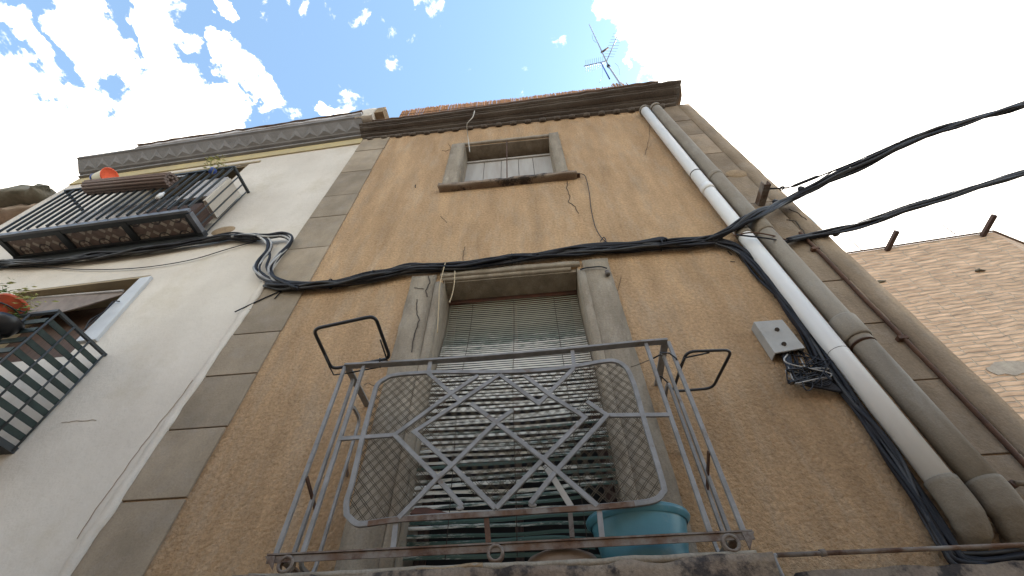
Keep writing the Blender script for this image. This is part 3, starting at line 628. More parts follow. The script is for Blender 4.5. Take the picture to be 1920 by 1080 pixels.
mb = strands(MB(), s2[2:], 8, .032, .012, ('cable', 'cable', 'cablehighlight'), seedo=120, k=6); mb.tube(smooth_path(s2[:4]), .007, 'cable', 6); mb.tube(smooth_path([atY(1375, 442, -.16), atY(1410, 436, -.20), atY(1450, 442, -.17), atY(1480, 452, -.08)]), .006, 'deeprust', 6)
q = atZ(1566, 436, 5.5); mb.lathe([(0, -.03), (.03, -.02), (.03, .02), (0, .03)], q, 'cable', 10)
tag(mb.build('street_cable'), 'lower black cable leaving the house corner just above the brick wall top', 'cables', 'cables crossing the street')
# angle stub and turnbuckle holding the upper cable
q = atY(1427, 386, -.01); q2 = Vector((q.x, -.27, q.z)); tip = atZ(1437, 345, q.z)
b_th = thing('cable_bracket', 'stubby dark steel angle bracket sticking out of the right corner', 'bracket', (q.x, 0, q.z))
a = MB(); a.box(q.x - .03, q.x + .03, min(tip.y, -.16), 0, q.z - .008, q.z, 'rust'); a.box(q.x - .03, q.x - .022, min(tip.y, -.16), 0, q.z, q.z + .06, 'rust'); a.box(q.x + .022, q.x + .03, min(tip.y, -.16), 0, q.z, q.z + .06, 'rust'); a.build('arm', b_th)
a = MB(); c0 = Vector((q.x + .03, tip.y + .05, q.z + .0)); path = [c0, atZ(1462, 353, 6.08), atZ(1480, 352, 6.08)]
a.tube(path, .009, 'cable', 6); a.tube(ring_pts(atZ(1466, 353, 6.08), .018, 12, Vector((1, 0, 0)), Vector((0, 1, 0))), .006, 'cable', 6, closed=True)
a.tube([atZ(1482, 351, 6.08), atZ(1490, 348, 6.08), atZ(1530, 332, 6.08), atZ(1540, 329, 6.08)], [.006, .014, .014, .006], 'cable', 8)
a.tube([atZ(1540, 329, 6.08), atZ(1600, 305, 6.07), atZ(1640, 291, 6.07)], .007, 'cable', 6); a.tube([atZ(1512, 354, 6.02), atZ(1560, 322, 6.08), atZ(1620, 300, 6.08)], .005, 'cable', 6)
a.build('turnbuckle', b_th)

# junction box with its tangle
jb = thing('junction_box', 'grey tilted junction box with open bottom beside the white drainpipe', 'box', (1.5, 0, 4.3))
pts = [atY(1413, 603, -.075), atY(1467, 599, -.075), atY(1510, 652, -.075), atY(1453, 662, -.075)]
a = MB(); ctr = sum(pts, Vector()) / 4
a.prism(pts, (0, .012, 0), 'box')
for i in (0, 1, 3):
    p, q = pts[i], pts[(i + 1) % 4]; inn = (ctr - (p + q) / 2).normalized() * .008
    a.prism([p + Vector((0, .01, 0)), q + Vector((0, .01, 0)), q + inn + Vector((0, .01, 0)), p + inn + Vector((0, .01, 0))], (0, .062, 0), 'box')
a.build('cover', jb, bevel=.003)
a = MB()
for px, py in ((1457, 618), (1470, 645)): a = MB(); a.tube([atY(px, py, -.078), atY(px, py, -.084)], .014, 'seam', 14); a.build('screw', jb)
a = MB(); random.seed(21)
for i in range(16):
    s0 = atY(random.uniform(1462, 1506), random.uniform(655, 664), -.03); e0 = atY(random.uniform(1525, 1570), random.uniform(662, 715), -.05)
    mid = [atY(random.uniform(1472, 1560), random.uniform(675, 728), -.05 - random.random() * .06) for _ in range(3)]
    a.tube(smooth_path([s0] + mid + [e0], 6), random.uniform(.003, .0055), 'cable' if i % 4 else 'cablegrey', 5)
for i in range(5):
    a.tube(smooth_path([atY(1465 + i * 3, 660, -.04), atY(1478 + i, 690 - i * 2, -.06), atY(1505, 718 - i * 3, -.06), atY(1545, 728 - i * 4, -.06), atY(1580, 735, -.05)], 6), .009, 'cable', 6)
a.build('loose_wires', jb)

# knob and small wires near the door head
a = MB(); a.tube(smooth_path(on_wall([(1088, 505), (1100, 502), (1125, 500), (1138, 503)], -.05)), .006, 'cable', 6); q = atY(1139, 511, -.05)
a.lathe([(0, -.03), (.018, -.028), (.022, -.01), (.014, 0), (.02, .01), (.014, .022), (0, .024)], q, 'ceramic', 14); tag(a.build('insulator'), 'small dark insulator knob with a wire above the right door jamb', 'insulator')
a = MB(); a.tube(smooth_path(on_wall([(1080, 329), (1090, 326), (1098, 332), (1105, 362), (1108, 390), (1116, 425), (1130, 448), (1146, 458)], -.02)), .0042, 'cable', 5)
a.tube(smooth_path(on_wall([(1126, 452), (1132, 445), (1136, 452), (1128, 456)], -.03)), .005, 'cable', 5); q = atY(1084, 328, -.03); a.box(q.x - .03, q.x + .02, -.05, 0, q.z - .01, q.z + .01, 'deeprust')
tag(a.build('wire'), 'thin dark wire hanging from the upper window sill corner to the bundle', 'wire')
a = MB(); a.tube(smooth_path([atY(890, 208, -.31), atY(886, 220, -.30), atY(876, 232, -.25), atY(876, 246, -.14), atY(878, 262, -.05), atY(881, 285, -.04)]), .006, 'cord', 6)
tag(a.build('cord'), 'white cord dangling from the dark eaves to the upper window', 'cord')
a = MB(); a.tube(smooth_path(on_wall([(835, 493), (829, 515), (824, 540), (823, 570), (820, 624)], -.075)), .0045, 'tancord', 6); tag(a.build('cord'), 'long tan cord looped over the cable bundle at the left door jamb', 'cord')
a = MB(); a.tube(smooth_path(on_wall([(853, 508), (852, 530), (848, 552), (843, 566)], -.08)), .0042, 'tancord', 6); q = atY(843, 566, -.08); a.lathe([(0, -.01), (.008, 0), (0, .01)], q, 'tancord', 8); tag(a.build('cord'), 'short tan cord with a knot below the cable bundle, right of the long one', 'cord')

# ---------------------------------------------------------------- roller blind
rb = thing('roller_blind', 'old green roller blind with peeling white slats hanging over the balcony door', 'blind', (-.2, .2, 3.2))
sl = MB(); hues = []
def ss(a, b_, x): t = max(0, min(1, (x - a) / (b_ - a))); return t * t * (3 - 2 * t)
def blind_y(x, z):
    u = (x + .22) / .5
    bul = math.exp(-((z - 4.15) / .38) ** 2) * .10 * max(0, 1 - u * u * .8) + ss(5.2, 4.3, z) * .12
    return .235 - bul
random.seed(3)
z = 5.34; k = 0
while z > 3.13:
    low = ss(4.55, 4.2, z); vlow = ss(4.0, 3.7, z)
    pitch = .0245 + .0055 * low + .0055 * vlow; h = pitch * (.58 - .0 * low + random.uniform(-.05, .05))
    tilt = random.uniform(-.006, .006) * (.3 + low) ; sag = .010 + .022 * ss(5.0, 4.7, z) * (1 - vlow) + .05 * math.exp(-((z - 4.25) / .30) ** 2) + random.uniform(-.006, .006) * low
    x0, x1 = -.752 - .012 * low, .338 + .004 * low
    if .55 < vlow and random.random() < .10: x1 -= random.uniform(.1, .25)
    gapk = 3.555 < z < 3.60
    n = 28; ph = random.uniform(0, 50); b = len(sl.v)
    for i in range(n + 1):
        x = x0 + (x1 - x0) * i / n; u = (x + .2) / .55
        zz_ = z - sag * (1 - u * u) + tilt * u + noise.noise(Vector((x * 3, ph, 0))) * .005 * (.25 + low * 1.0) + (.02 * ss(0, .4, x) if z < 3.57 and z > 3.45 else 0) - (.03 * ss(-.05, .3, x) if z < 3.555 else 0)
        y = blind_y(x, zz_)
        dy = .010 * math.cos(k * 2.1 + x * 3) * low + noise.noise(Vector((x * 2, ph, 9))) * .012 * low
        for (a_, c_) in ((-.0, -h / 2), (.0, -h / 2), (-.007, 0), (.0, h / 2)):
            pass
        top = Vector((x, y + dy + .0025, zz_ + h / 2)); midp = Vector((x, y + dy - .0015, zz_)); bot = Vector((x, y + dy + .0, zz_ - h / 2)); bk = Vector((x, y + dy + .0035, zz_))
        sl.v += [top, midp, bot, bk]
    white = {0: 0}
    wv = .34 + .36 * ss(4.95, 4.6, z) - .10 * vlow + random.uniform(-.08, .08) - (.3 if random.random() < .16 * low + .12 * vlow else 0) - .06 * ss(4.05, 3.9, z)
    if z < 3.5: wv = .50 + random.uniform(-.2, .15)
    if z > 4.95: wv = .36 + random.uniform(-.05, .05)
    teal = ss(3.8, 4.7, z) * .9 + random.uniform(-.1, .1); tan = ss(4.75, 5.05, z) * .8 + random.uniform(0, .1)
    for i in range(n):
        A = b + 4 * i; B = A + 4
        for q in range(4): sl.face((A + q, A + (q + 1) % 4, B + (q + 1) % 4, B + q), 'slat'); hues.append((wv + .14 * max(vlow, ss(4.25, 4.05, z)) * (.45 - 1.7 * i / n), max(0, min(1, teal)), max(0, min(1, tan))))
    sl.face((b + 3, b + 2, b + 1, b), 'slat'); hues.append((wv, teal, tan)); sl.face([b + 4 * n + q for q in range(4)], 'slat'); hues.append((wv, teal, tan))
    z -= pitch; k += 1
so = sl.build('slats', rb)
ca = so.data.color_attributes.new('slat_hue', 'FLOAT_COLOR', 'CORNER')
for poly, hc in zip(so.data.polygons, hues):
    for li in poly.loop_indices: ca.data[li].color = (max(0, hc[0]), max(0, hc[1]), max(0, hc[2]), 1)
for xx in (-.55, -.2, .14):
    a = MB(); a.tube([(xx, blind_y(xx, z_) - .013, z_) for z_ in [5.3 - .1 * i for i in range(21)]], .0022, 'seam', 5); a.build('chain', rb)

# ---------------------------------------------------------------- balcony of the ochre house
YF = -.38
B = thing('balcony', 'rusty grey iron balcony with a diamond-pattern railing on the ochre house', 'balcony', (-.2, 0, 3.0))
a = MB(); a.rough_box(-1.22, .735, -.43, .0, 2.93, 3.085, 'slab', .03, .008)
a.build('slab', B)
a = MB(); a.rough_box(-1.19, .70, -.40, .33, 3.086, 3.108, 'jamb', .06, .003); a.build('floor', B)
def F(px, py, y=YF): return atY(px, py, y)
XA, XB, ZR, ZB = -1.125, .69, 4.158, 3.172
def sagz(x): return -.016 * (1 - ((x + .3) / .82) ** 2) if abs(x + .3) < .82 else 0
a = MB(); a.bar([(XA + .015 * 0 + (XB - XA) * i / 16, YF, ZR + sagz(XA + (XB - XA) * i / 16)) for i in range(17)], .014, .04, 'paint'); a.build('top_rail', B, bevel=.002)
for x_, lab in ((XB - .012, 1), (XA + .012, 0)):
    a = MB(); a.bar([(x_, YF + .02, ZR - .003), (x_, 0.0, ZR - .003)], .04, .012, 'paint', nrm=(0, 0, 1)); a.build('side_rail', B, bevel=.002)
    a = MB(); a.bar([(x_, YF + .02, ZB + .004), (x_, 0.0, ZB + .004)], .034, .010, 'rust', nrm=(0, 0, 1)); a.build('side_rail', B, bevel=.002)
a = MB(); a.bar([(XA - .025, YF, ZB + .006), (XB + .03, YF, ZB)], .006, .04, 'rust'); a.bar([(XA - .02, YF - .012, ZB - .012), (XB + .03, YF - .012, ZB - .016)], .024, .005, 'rust'); a.build('bottom_rail', B)
a = MB(); a.prism([(XB - .01, YF - .02, ZB - .004), (XB + .035, YF - .02, ZB - .004), (XB - .005, YF - .02, ZB - .065)], (0, .006, 0), 'rust'); a.build('gusset', B)
a = MB(); a.prism([(XA + .01, YF - .02, ZB - .0), (XA - .03, YF - .02, ZB - .0), (XA + .02, YF - .02, ZB - .05)], (0, .006, 0), 'rust'); a.build('gusset', B)
# uprights of the front plane and the two sides
for x_ in (XA + .0, XA + .112, XB - .118 + .0, XB + .004):
    a = MB(); a.bar([(x_, YF, ZB), (x_, YF, ZR - .006)], .019, .016, 'paint'); a.build('upright', B, bevel=.002)
for x_, ys in ((XB - .01, (-.27, )), (XA + .012, (-.27, ))):
    for y_ in ys:
        a = MB(); a.bar([(x_, y_, ZB), (x_, y_, ZR - .006)], .018, .016, 'paint', nrm=(1, 0, 0)); a.build('upright', B, bevel=.002)
    loop = roundpoly([(x_, -.20, ZB + .03), (x_, -.20, ZR - .13), (x_, -.05, ZR - .13), (x_, -.05, ZB + .03)], .05)
    a = MB(); a.bar(loop, .016, .014, 'paint', nrm=(1, 0, 0), closed=True); a.build('side_hoop', B)
    a = MB(); a.bar([(x_, YF, 3.50), (x_, -.19, 3.42)], .02, .006, 'deeprust', nrm=(1, 0, 0)); a.build('side_brace', B); a = MB(); a.bar([(x_, -.05, 3.75), (x_, 0, 3.7)], .02, .006, 'rust', nrm=(1, 0, 0)); a.build('side_brace', B)
# central panel
pf = [(650, 965), (650, 940), (660, 907), (680, 820), (700, 745), (707, 723), (720, 712), (745, 703), (827, 698), (937, 698), (1010, 695), (1073, 688), (1130, 678), (1155, 678), (1174, 690), (1185, 712), (1193, 735), (1213, 807), (1243, 907), (1242, 925), (1228, 938), (1190, 945), (1123, 951), (1000, 959), (870, 966), (747, 974), (690, 982), (668, 982)]
YP = YF - .004
a = MB(); fr = smooth_path([F(x, y, YP) for x, y in pf] + [F(*pf[0], YP)], 3)[:-1]; a.bar(fr, .023, .015, 'paint', closed=True); a.build('panel_frame', B, bevel=.002)
a = MB(); a.bar([F(x, y, YP - .009) for x, y in [(690, 982), (747, 974), (870, 967), (1000, 959), (1123, 951), (1190, 945)]], .021, .008, 'rust'); a.build('panel_foot', B)
bars = [
 [(803, 700), (863, 753), (937, 703)], [(937, 703), (1010, 757), (1077, 690)],
 [(897, 704), (845, 739), (740, 816), (820, 897), (867, 950)], [(863, 754), (777, 810), (847, 873), (930, 954)],
 [(930, 954), (1017, 863), (1097, 783), (1030, 740), (983, 704)], [(1100, 753), (1138, 779), (1043, 883), (994, 945)],
 [(883, 757), (930, 792), (1020, 862), (1120, 949)], [(961, 770), (930, 792), (847, 873), (820, 897), (747, 972)]]
for i, bb in enumerate(bars):
    a = MB(); a.bar([F(x, y, YP - .002 - .0012 * i) for x, y in bb], .021, .012, 'paint')
    if i in (2, 5):
        e = F(*bb[-1], YP - .003); sgn = -1 if i == 2 else 1
        a.tube([e + Vector((sgn * .010 * (1 - math.cos(t)) , 0, -.010 * math.sin(t))) for t in [j * .5 for j in range(7)]], .0085, 'paint', 8)
    a.build('diamond_bar', B, bevel=.0015)
for bb, m_ in (([(637, 823), (740, 816)], 'paint'), ([(1138, 779), (1256, 778)], 'paint'), ([(803, 700), (808, 674)], 'paint'), ([(1077, 690), (1073, 657)], 'paint'), ([(743, 975), (737, 1030)], 'paint'), ([(1123, 951), (1129, 1010)], 'paint'), ([(912, 972), (916, 1018)], 'deeprust')):
    a = MB(); a.bar([F(x, y, YP) for x, y in bb], .021, .011, m_); a.build('link_bar', B, bevel=.0015)
for cx_, cy_ in ((535, 1058), (929, 1037), (1371, 1018)):
    c_ = F(cx_, cy_, YF - .015); a = MB(); a.tube([p + Vector((0, 0, 0)) for p in ring_pts(c_, .027, 22)], .0065, 'rust', 8, closed=True)
    a.tube(ring_pts(c_ + Vector((0, .02, 0)), .027, 22), .0055, 'rust', 8, closed=True); a.build('ring', B)
# wire mesh behind the bars
poly = [((F(x, y, YP)).x, (F(x, y, YP)).z) for x, y in pf]
cut = [[(p.x, p.z) for p in (F(*q, YP) for q in tri)] for tri in ([(747, 972), (833, 886), (930, 954)], [(930, 954), (1030, 873), (1120, 949)], [(740, 816), (777, 810), (860, 905), (820, 897)])]
def inside(P, x, z):
    r = False; j = len(P) - 1
    for i in range(len(P)):
        if (P[i][1] > z) != (P[j][1] > z) and x < (P[j][0] - P[i][0]) * (z - P[i][1]) / (P[j][1] - P[i][1]) + P[i][0]: r = not r
        j = i
    return r
a = MB(); yw = YP + .012; pit = .036
for sgn in (1, -1):
    ang = R(47); dx, dz = math.cos(ang), sgn * math.sin(ang); nx_, nz2 = -dz, dx
    for i in range(-45, 46):
        for off in (0, .0075):
            cxx = -.22 + nx_ * (i * pit + off); czz = 3.68 + nz2 * (i * pit + off); run = []
            st_ = .012
            for j in range(-80, 81):
                x, z_ = cxx + dx * j * st_, czz + dz * j * st_
                ok = inside(poly, x, z_) and not any(inside(c_, x, z_) for c_ in cut)
                if ok: run.append(Vector((x + noise.noise(Vector((x * 9, z_ * 9, i))) * .002, yw + .0025 * math.sin(j * 1.05 + i * 3.14 + (0 if sgn > 0 else 3.14)) + .014 * noise.noise(Vector((x * 3, z_ * 3, 4))), z_)))
                if (not ok or j == 80) and run:
                    if len(run) > 2: a.tube(run, .0015, 'wire', 4, cap=False)
                    run = []
a.build('wire_mesh', B)
a = MB(); a.tube(smooth_path([F(683, 722, -.37), F(690, 718, -.36), F(697, 722, -.37), F(706, 724, -.38)]), .002, 'wire', 5); a.build('tie_wire', B)
a = MB(); a.tube(smooth_path([F(1183, 688, -.38), F(1195, 684, -.36), F(1215, 676, -.30), F(1226, 672, -.25), F(1236, 665, -.2)]), .0025, 'wire', 5); a.build('tie_wire', B)

# folding black frames fixed to the railing
def arm_frame(P, r, lab, extra):
    T_ = thing('folding_frame', lab, 'frame', tuple(sum(P, Vector()) / len(P)), 'black tube frames on the railing')
    a = MB(); a.tube(roundpoly(P, .045), r, 'blackpaint', 10, closed=True); a.build('tube_frame', T_)
    a = MB()
    for e in extra: a.tube(e, .0045, 'blackpaint', 7)
    a.build('stay', T_)
zf = ZR + .012
arm_frame([atZ(622, 692, zf), atZ(587, 617, zf + .01), atZ(703, 592, zf + .01), atZ(732, 672, zf)], .0095, 'empty black tube frame jutting out over the left end of the railing',
    [[atZ(607, 660, zf + .003), atZ(618, 688, zf - .02), atZ(626, 703, zf - .02), atZ(655, 699, zf - .02), atZ(728, 685, zf - .02), atZ(725, 672, zf - .01), atZ(713, 637, zf + .003)], [atZ(712, 672, zf - .01), atZ(713, 689, zf - .025)]])
zg = ZR - .16
arm_frame([atZ(1276, 690, zg), atZ(1288, 659, zg), atZ(1373, 656, zg), atZ(1336, 728, zg), atZ(1262, 734, zg)], .0078, 'empty black tube frame folded out beyond the right end of the railing',
    [[atZ(1273, 690, zg - .01), atZ(1284, 671, zg - .01), atZ(1330, 661, zg - .005)], [atZ(1262, 733, zg), atZ(1255, 720, zg + .02), atZ(1240, 706, zg + .04), atZ(1228, 706, zg + .05)], [atZ(1275, 700, zg), atZ(1268, 715, zg), atZ(1260, 733, zg)],
     [atZ(1237, 661, zg + .06), atZ(1255, 662, zg + .05), atZ(1268, 672, zg + .02), atZ(1276, 690, zg)], [atZ(1225, 672, zg + .08), atZ(1232, 668, zg + .08), atZ(1240, 664, zg + .07)]])

# blue tub, clay bowl, plank, white stick
tb = thing('tub', 'round blue plastic tub standing on the balcony floor at the right', 'tub', (.34, -.22, 3.11))
tcx, tcy = .345, -.205; a = MB()
hh = .20
a.lathe([(0, 0), (.13, 0), (.138, .004), (.142, .012), (.175, hh - .02), (.178, hh - .006), (.188, hh - .004), (.190, hh + .004), (.184, hh + .008), (.172, hh + .004), (.168, hh - .02), (.136, .014), (0, .012)], (tcx, tcy, 3.109), 'tub', 48, sx=1.14, sy=.88); a.build('tub_body', tb)
a = MB(); a.lathe([(.178, hh - .028), (.191, hh - .012), (.193, hh - .004), (.190, hh - .002)], (tcx, tcy, 3.109), 'tub', 48, sx=1.14, sy=.88); a.build('rim', tb)
a = MB(); q = F(1058, 1040, -.36); a.lathe([(.155, 0), (.15, .02), (.13, .045), (.09, .062), (.04, .068), (0, .069)], (q.x - .01, -.27, 3.109), 'clay', 36, sy=.7); tag(a.build('clay_bowl'), 'upturned brown clay bowl on the balcony floor left of the blue tub', 'bowl')
a = MB(); p0, p1 = F(752, 1057, -.385), F(905, 1047, -.385); a.rough_box(0, (p1 - p0).length, -.02, .04, 0, .016, 'stain', .03, .006, T=Matrix.Translation(Vector((p0.x, p0.y, 3.090))) @ Matrix.Rotation(R(-1), 4, 'Y')); tag(a.build('plank'), 'thin splintered plank lying on the slab edge under the bottom rail', 'plank')
a = MB(); a.bar([F(1022, 872, -.30), F(1046, 910, -.27), F(1071, 950, -.24)], .026, .008, 'pvc'); a.bar([F(1068, 948, -.235), F(1073, 1008, -.25)], .02, .008, 'rust'); tag(a.build('stick'), 'white painted stick leaning behind the diamond bars above the tub', 'stick')
a = MB(); a.prism([F(768, 963, -.02), F(778, 952, -.02), F(800, 951, -.02), F(850, 964, -.02)], (0, .02, 0), 'redwood'); tag(a.build('cloth'), 'dark red scrap of cloth caught at the foot of the green blind', 'cloth')

# neighbouring slab and rail at the lower right
rr_ = thing('ledge', 'grey stone ledge with rusty bar above it at the lower right edge', 'ledge', (1.5, 0, 3.0))
a = MB(); a.rough_box(.90, 3.4, -.18, -.017, 2.9, 3.098, 'slab', .05, .005); a.build('stone_ledge', rr_)
a = MB(); y_ = -.20; p0, p1 = atY(1456, 1041, y_), atY(1935, 1021, y_); a.tube([p0, p0.lerp(p1, .5), p1, p1 + (p1 - p0) * .6], .0085, 'rust', 10); q = atY(1452, 1085, y_); a.tube(smooth_path([p0, p0 + Vector((-.012, 0, -.008)), Vector((p0.x - .012, y_, q.z + .02)), Vector((p0.x, y_, q.z - .1))], 4), .0085, 'paint', 8)
q = atY(1543, 1037, y_); a.tube([(q.x - .01, y_, q.z - .0), (q.x + .01, y_, q.z + .002)], .013, 'rust', 10)
a.build('bar', rr_)

# roof top things
sc = MB(); random.seed(11); yr = -.02
p0, p1 = atY(757, 205, yr), atY(1172, 157, yr); n = 420
for i in range(n):
    t = i / (n - 1); x = p0.x + (p1.x - p0.x) * t; zt = p0.z + (p1.z - p0.z) * t - .10 + .05 * math.sin(t * 9) * (1 - t) + random.uniform(-.012, .018) + (random.uniform(0, .22) if t > .94 else 0)
    lean = random.uniform(-.008, .008) * (8 if t > .94 else 1)
    sc.tube([(x, yr + random.uniform(-.005, .005), 9.2), (x + lean, yr + random.uniform(-.01, .01), zt)], random.uniform(.006, .009), 'reed', 5)
scr = sc.build('reed_screen'); tag(scr, 'long orange brown reed screen standing along the roof edge of the ochre house', 'screen')
a = MB()
for dz in (.25, .75): a.tube([(p0.x, yr - .014, 9.2 + dz), (p1.x, yr - .014, 9.25 + dz)], .004, 'wire', 5)
a.build('binding_wire', scr)
an = thing('aerial', 'spindly television aerial with slanting booms on the roof of the ochre house', 'aerial', (2.0, -.05, 9.2))
ya = -.05
Abase = atY(1165, 160, ya); Atop = atY(1105, 46, ya); mid = atY(1141, 124, ya)
a = MB(); a.tube([(Abase.x, ya, 9.3), tuple(Abase), tuple(mid)], .016, 'steel', 8); a.tube([tuple(mid), tuple(Atop)], .013, 'steel', 8); a.lathe([(.0, -.05), (.03, -.04), (.03, .04), (0, .05)], mid, 'cable', 10); a.build('mast', an)
zb = mid.z + .25
a = MB(); q0, q1 = atY(1138, 113, ya), atZ(1161, 60, zb + .3); a.tube([q0, q1], .009, 'steel', 6)
for i in range(9):
    c_ = q0.lerp(q1, .15 + i * .1); a.tube([c_ + Vector((-.10, .0, .02)), c_ + Vector((.10, .02, -.02))], .003, 'steel', 5)
a.build('boom', an)
a = MB(); q0, q1 = atY(1139, 114, ya), atZ(1095, 124, zb - .1); a.tube([q0, q1], .009, 'steel', 6)
for i in range(10):
    c_ = q0.lerp(q1, .12 + i * .09); a.tube([c_ + Vector((0, -.10, -.01)), c_ + Vector((.01, .12, .01))], .003, 'steel', 5)
a.build('boom', an)
a = MB(); q0, q1 = atY(1127, 118, ya), atY(1143, 148, ya); a.tube([q0, q1], .012, 'blueplastic', 6); a.build('strut', an)
a = MB(); q0 = atY(1129, 97, ya); a.tube([atY(1128, 98, ya), atY(1140, 90, ya)], .022, 'deeprust', 8); a.tube(smooth_path([atY(1110, 65, ya), atY(1112, 74, ya), atY(1118, 80, ya)]), .003, 'cable', 5)
a.tube(smooth_path([atY(1153, 118, ya), atY(1160, 126, ya), atY(1162, 140, ya)]), .004, 'steel', 5); a.tube(smooth_path([atY(1128, 122, ya), atY(1130, 140, ya), atY(1124, 155, ya)]), .003, 'steel', 5); a.build('amplifier', an)

# ================================================================= BRICK HOUSE
BH = thing('brick_house', 'rough pale brick house with bare flat top behind the right corner', 'house', (8, 6, 0))
D = 3.5
top0, apex = atY(1560, 479, D), atY(1862, 435, D)
ang = R(6); uu = Vector((math.cos(ang), -math.sin(ang), 0)); uu = Vector((math.cos(ang), -math.sin(ang) * 1, 0))
zt = apex.z
# front runs from the apex corner to the left, then the flank turns away to the right
A_ = Vector((apex.x, apex.y, 0)); L_ = A_ - uu * 9.0
v2 = Vector((math.cos(R(25)), math.sin(R(25)), 0)); R_ = A_ + v2 * 8
# slight rake of the top follows the photo
def ray_on(px, py, P, n_): v = ray(px, py); return CAM + v * ((P - CAM).dot(n_) / v.dot(n_))
nf = Vector((-uu.y, uu.x, 0)); n2 = Vector((-v2.y, v2.x, 0))
tl = ray_on(1590, 475, A_, nf); tl_z = tl.z + (tl.z - zt) / max(.1, (tl - A_).length) * 4
tr = ray_on(1920, 476, A_, n2)
a = MB()
zL = tl.z + (tl.z - zt) * 1.5
back = Vector((0, 9, 0))
P = [L_, A_, R_, R_ + back, A_ + back, L_ + back]; Z_ = [zL, zt, tr.z + (tr.z - zt) * 1.2 if False else zt - .3, zt, zt, zL]
b0 = len(a.v); a.v += [Vector((p.x, p.y, 0)) for p in P] + [Vector((p.x, p.y, z_)) for p, z_ in zip(P, Z_)]
for i in range(6):
    j = (i + 1) % 6; a.face((b0 + i, b0 + j, b0 + 6 + j, b0 + 6 + i), 'brick')
a.face([b0 + 6, b0 + 7, b0 + 10, b0 + 11], 'roof'); a.face([b0 + 7, b0 + 8, b0 + 9, b0 + 10], 'roof'); a.build('wall', BH)
a = MB(); a.tube([Vector((L_.x, L_.y - .02, zL + .01)), Vector((A_.x, A_.y - .02, zt + .01))], .02, 'roof', 6); a.tube([Vector((A_.x, A_.y - .02, zt + .01)), Vector((R_.x, R_.y - .02, zt - .29))], .02, 'roof', 6); a.build('coping', BH)
for (x0, y0), (x1, y1) in (((1663, 470), (1682, 433)), ((1842, 443), (1865, 403))):
    p = ray_on(x0, y0, A_, nf); v = ray(x1, y1); q = atZ(x1, y1, p.z + .12)
    a = MB(); a.bar([p, q], .09, .06, 'wooddark', nrm=(0, 0, 1)); a.build('bracket', BH)
for (x0, y0), (x1, y1) in (((1617, 470), (1590, 446)), ((1792, 440), (1765, 420))):
    p = ray_on(x0, y0, A_, nf); a = MB(); a.tube([p, atZ(x1, y1, p.z + .3)], .012, 'whitecap', 5); a.build('stay_wire', BH)
for x0, y0 in ((1652, 527), (1836, 506)):
    p = ray_on(x0, y0, A_ - nf * .02, nf); a = MB(); a.rough_box(p.x - .07, p.x + .07, p.y - .03, p.y + .05, p.z - .03, p.z + .03, 'moss', .03, .02); a.build('putlog_hole', BH)
p = ray_on(1893, 690, A_ + n2 * .0, nf); a = MB(); pp = [p - nf * .012 + uu * (math.cos(k * .35) * .30 * (1 + .5 * noise.noise(Vector((k * .9, 3, 0))))) + Vector((0, 0, math.sin(k * .35) * .13 * (1 + .6 * noise.noise(Vector((k * .8, 7, 0)))))) for k in range(18)]; a.prism(pp, nf * .02, 'mortar'); a.build('mortar_patch', BH)

# ================================================================= CREAM HOUSE
C = thing('house', 'cream plastered house with grey zigzag cornice, on the left', 'house', tuple(CW(2.4, -3, 0)))
T = CREAM
UL = 4.74
up_op = (-3.35, -1.66, 6.62, 8.68); lo_op = (-2.80, -1.36, 4.88, 5.94)
a = MB(); holed(a, -UL, .0, 0, 9.1, [up_op, lo_op], 0, .35, 'cream', T)
a.box(-UL, -3.36, .002, .34, 0, 9.09, 'cream', T); a.box(-1.355, -.002, .002, .34, 0, 9.09, 'cream', T)
a.build('wall', C)
a = MB(); a.box(-UL, -.01, .36, 7, 0, 9.1, 'cream', T); a.build('rear_wall', C)
a = MB(); a.box(-UL + .02, -.0, -.02, .0, 8.86, 9.06, 'yellow', T); a.build('yellow_band', C)
a = MB()
prof = [(.2, 9.06), (-.06, 9.06), (-.06, 9.11), (-.10, 9.115), (-.25, 9.25), (-.28, 9.26), (-.28, 9.31), (.2, 9.31)]
a.extr([(p, q) for p, q in prof], -4.70, .0, 'greycorn', lambda t, p, q: T @ Vector((t, p, q)))
a.build('cornice', C)
a = MB(); k = 0; x = -4.62
while x < -.08:
    # little pyramids on the sloping face of the cornice
    def S_(xx, f, o=0): return T @ Vector((xx, -.103 + (-.147) * f - o * .67, 9.118 + .132 * f - o * .74))
    w_ = .23; A1, B1, Cc, Dd, E1 = S_(x, .08), S_(x + w_, .08), S_(x + w_ / 2, .92), S_(x + w_ / 2, .4, .022), None
    b0 = len(a.v); a.v += [A1, B1, Cc, Dd]
    for f_ in ((0, 1, 3), (1, 2, 3), (2, 0, 3)): a.face([b0 + i for i in f_], 'greycorn')
    x += w_
a.build('zigzag_moulding', C)
uc = uz(238, 284, .30)[0]; a = MB(); a.rough_box(-uc, -.0, -.292, .3, 9.312, 9.39, 'whitecap', .12, .008, T); a.rough_box(-uc, -.0, -.315, .3, 9.392, 9.41, 'roof', .12, .006, T); a.build('parapet_cap', C)
a = MB(); a.rough_box(-.10, .16, -.27, .3, 9.25, 9.62, 'cream', .06, .006, T); a.box(.165, .30, -.26, .2, 9.4, 9.63, 'stain', T); a.build('parapet_end', C)
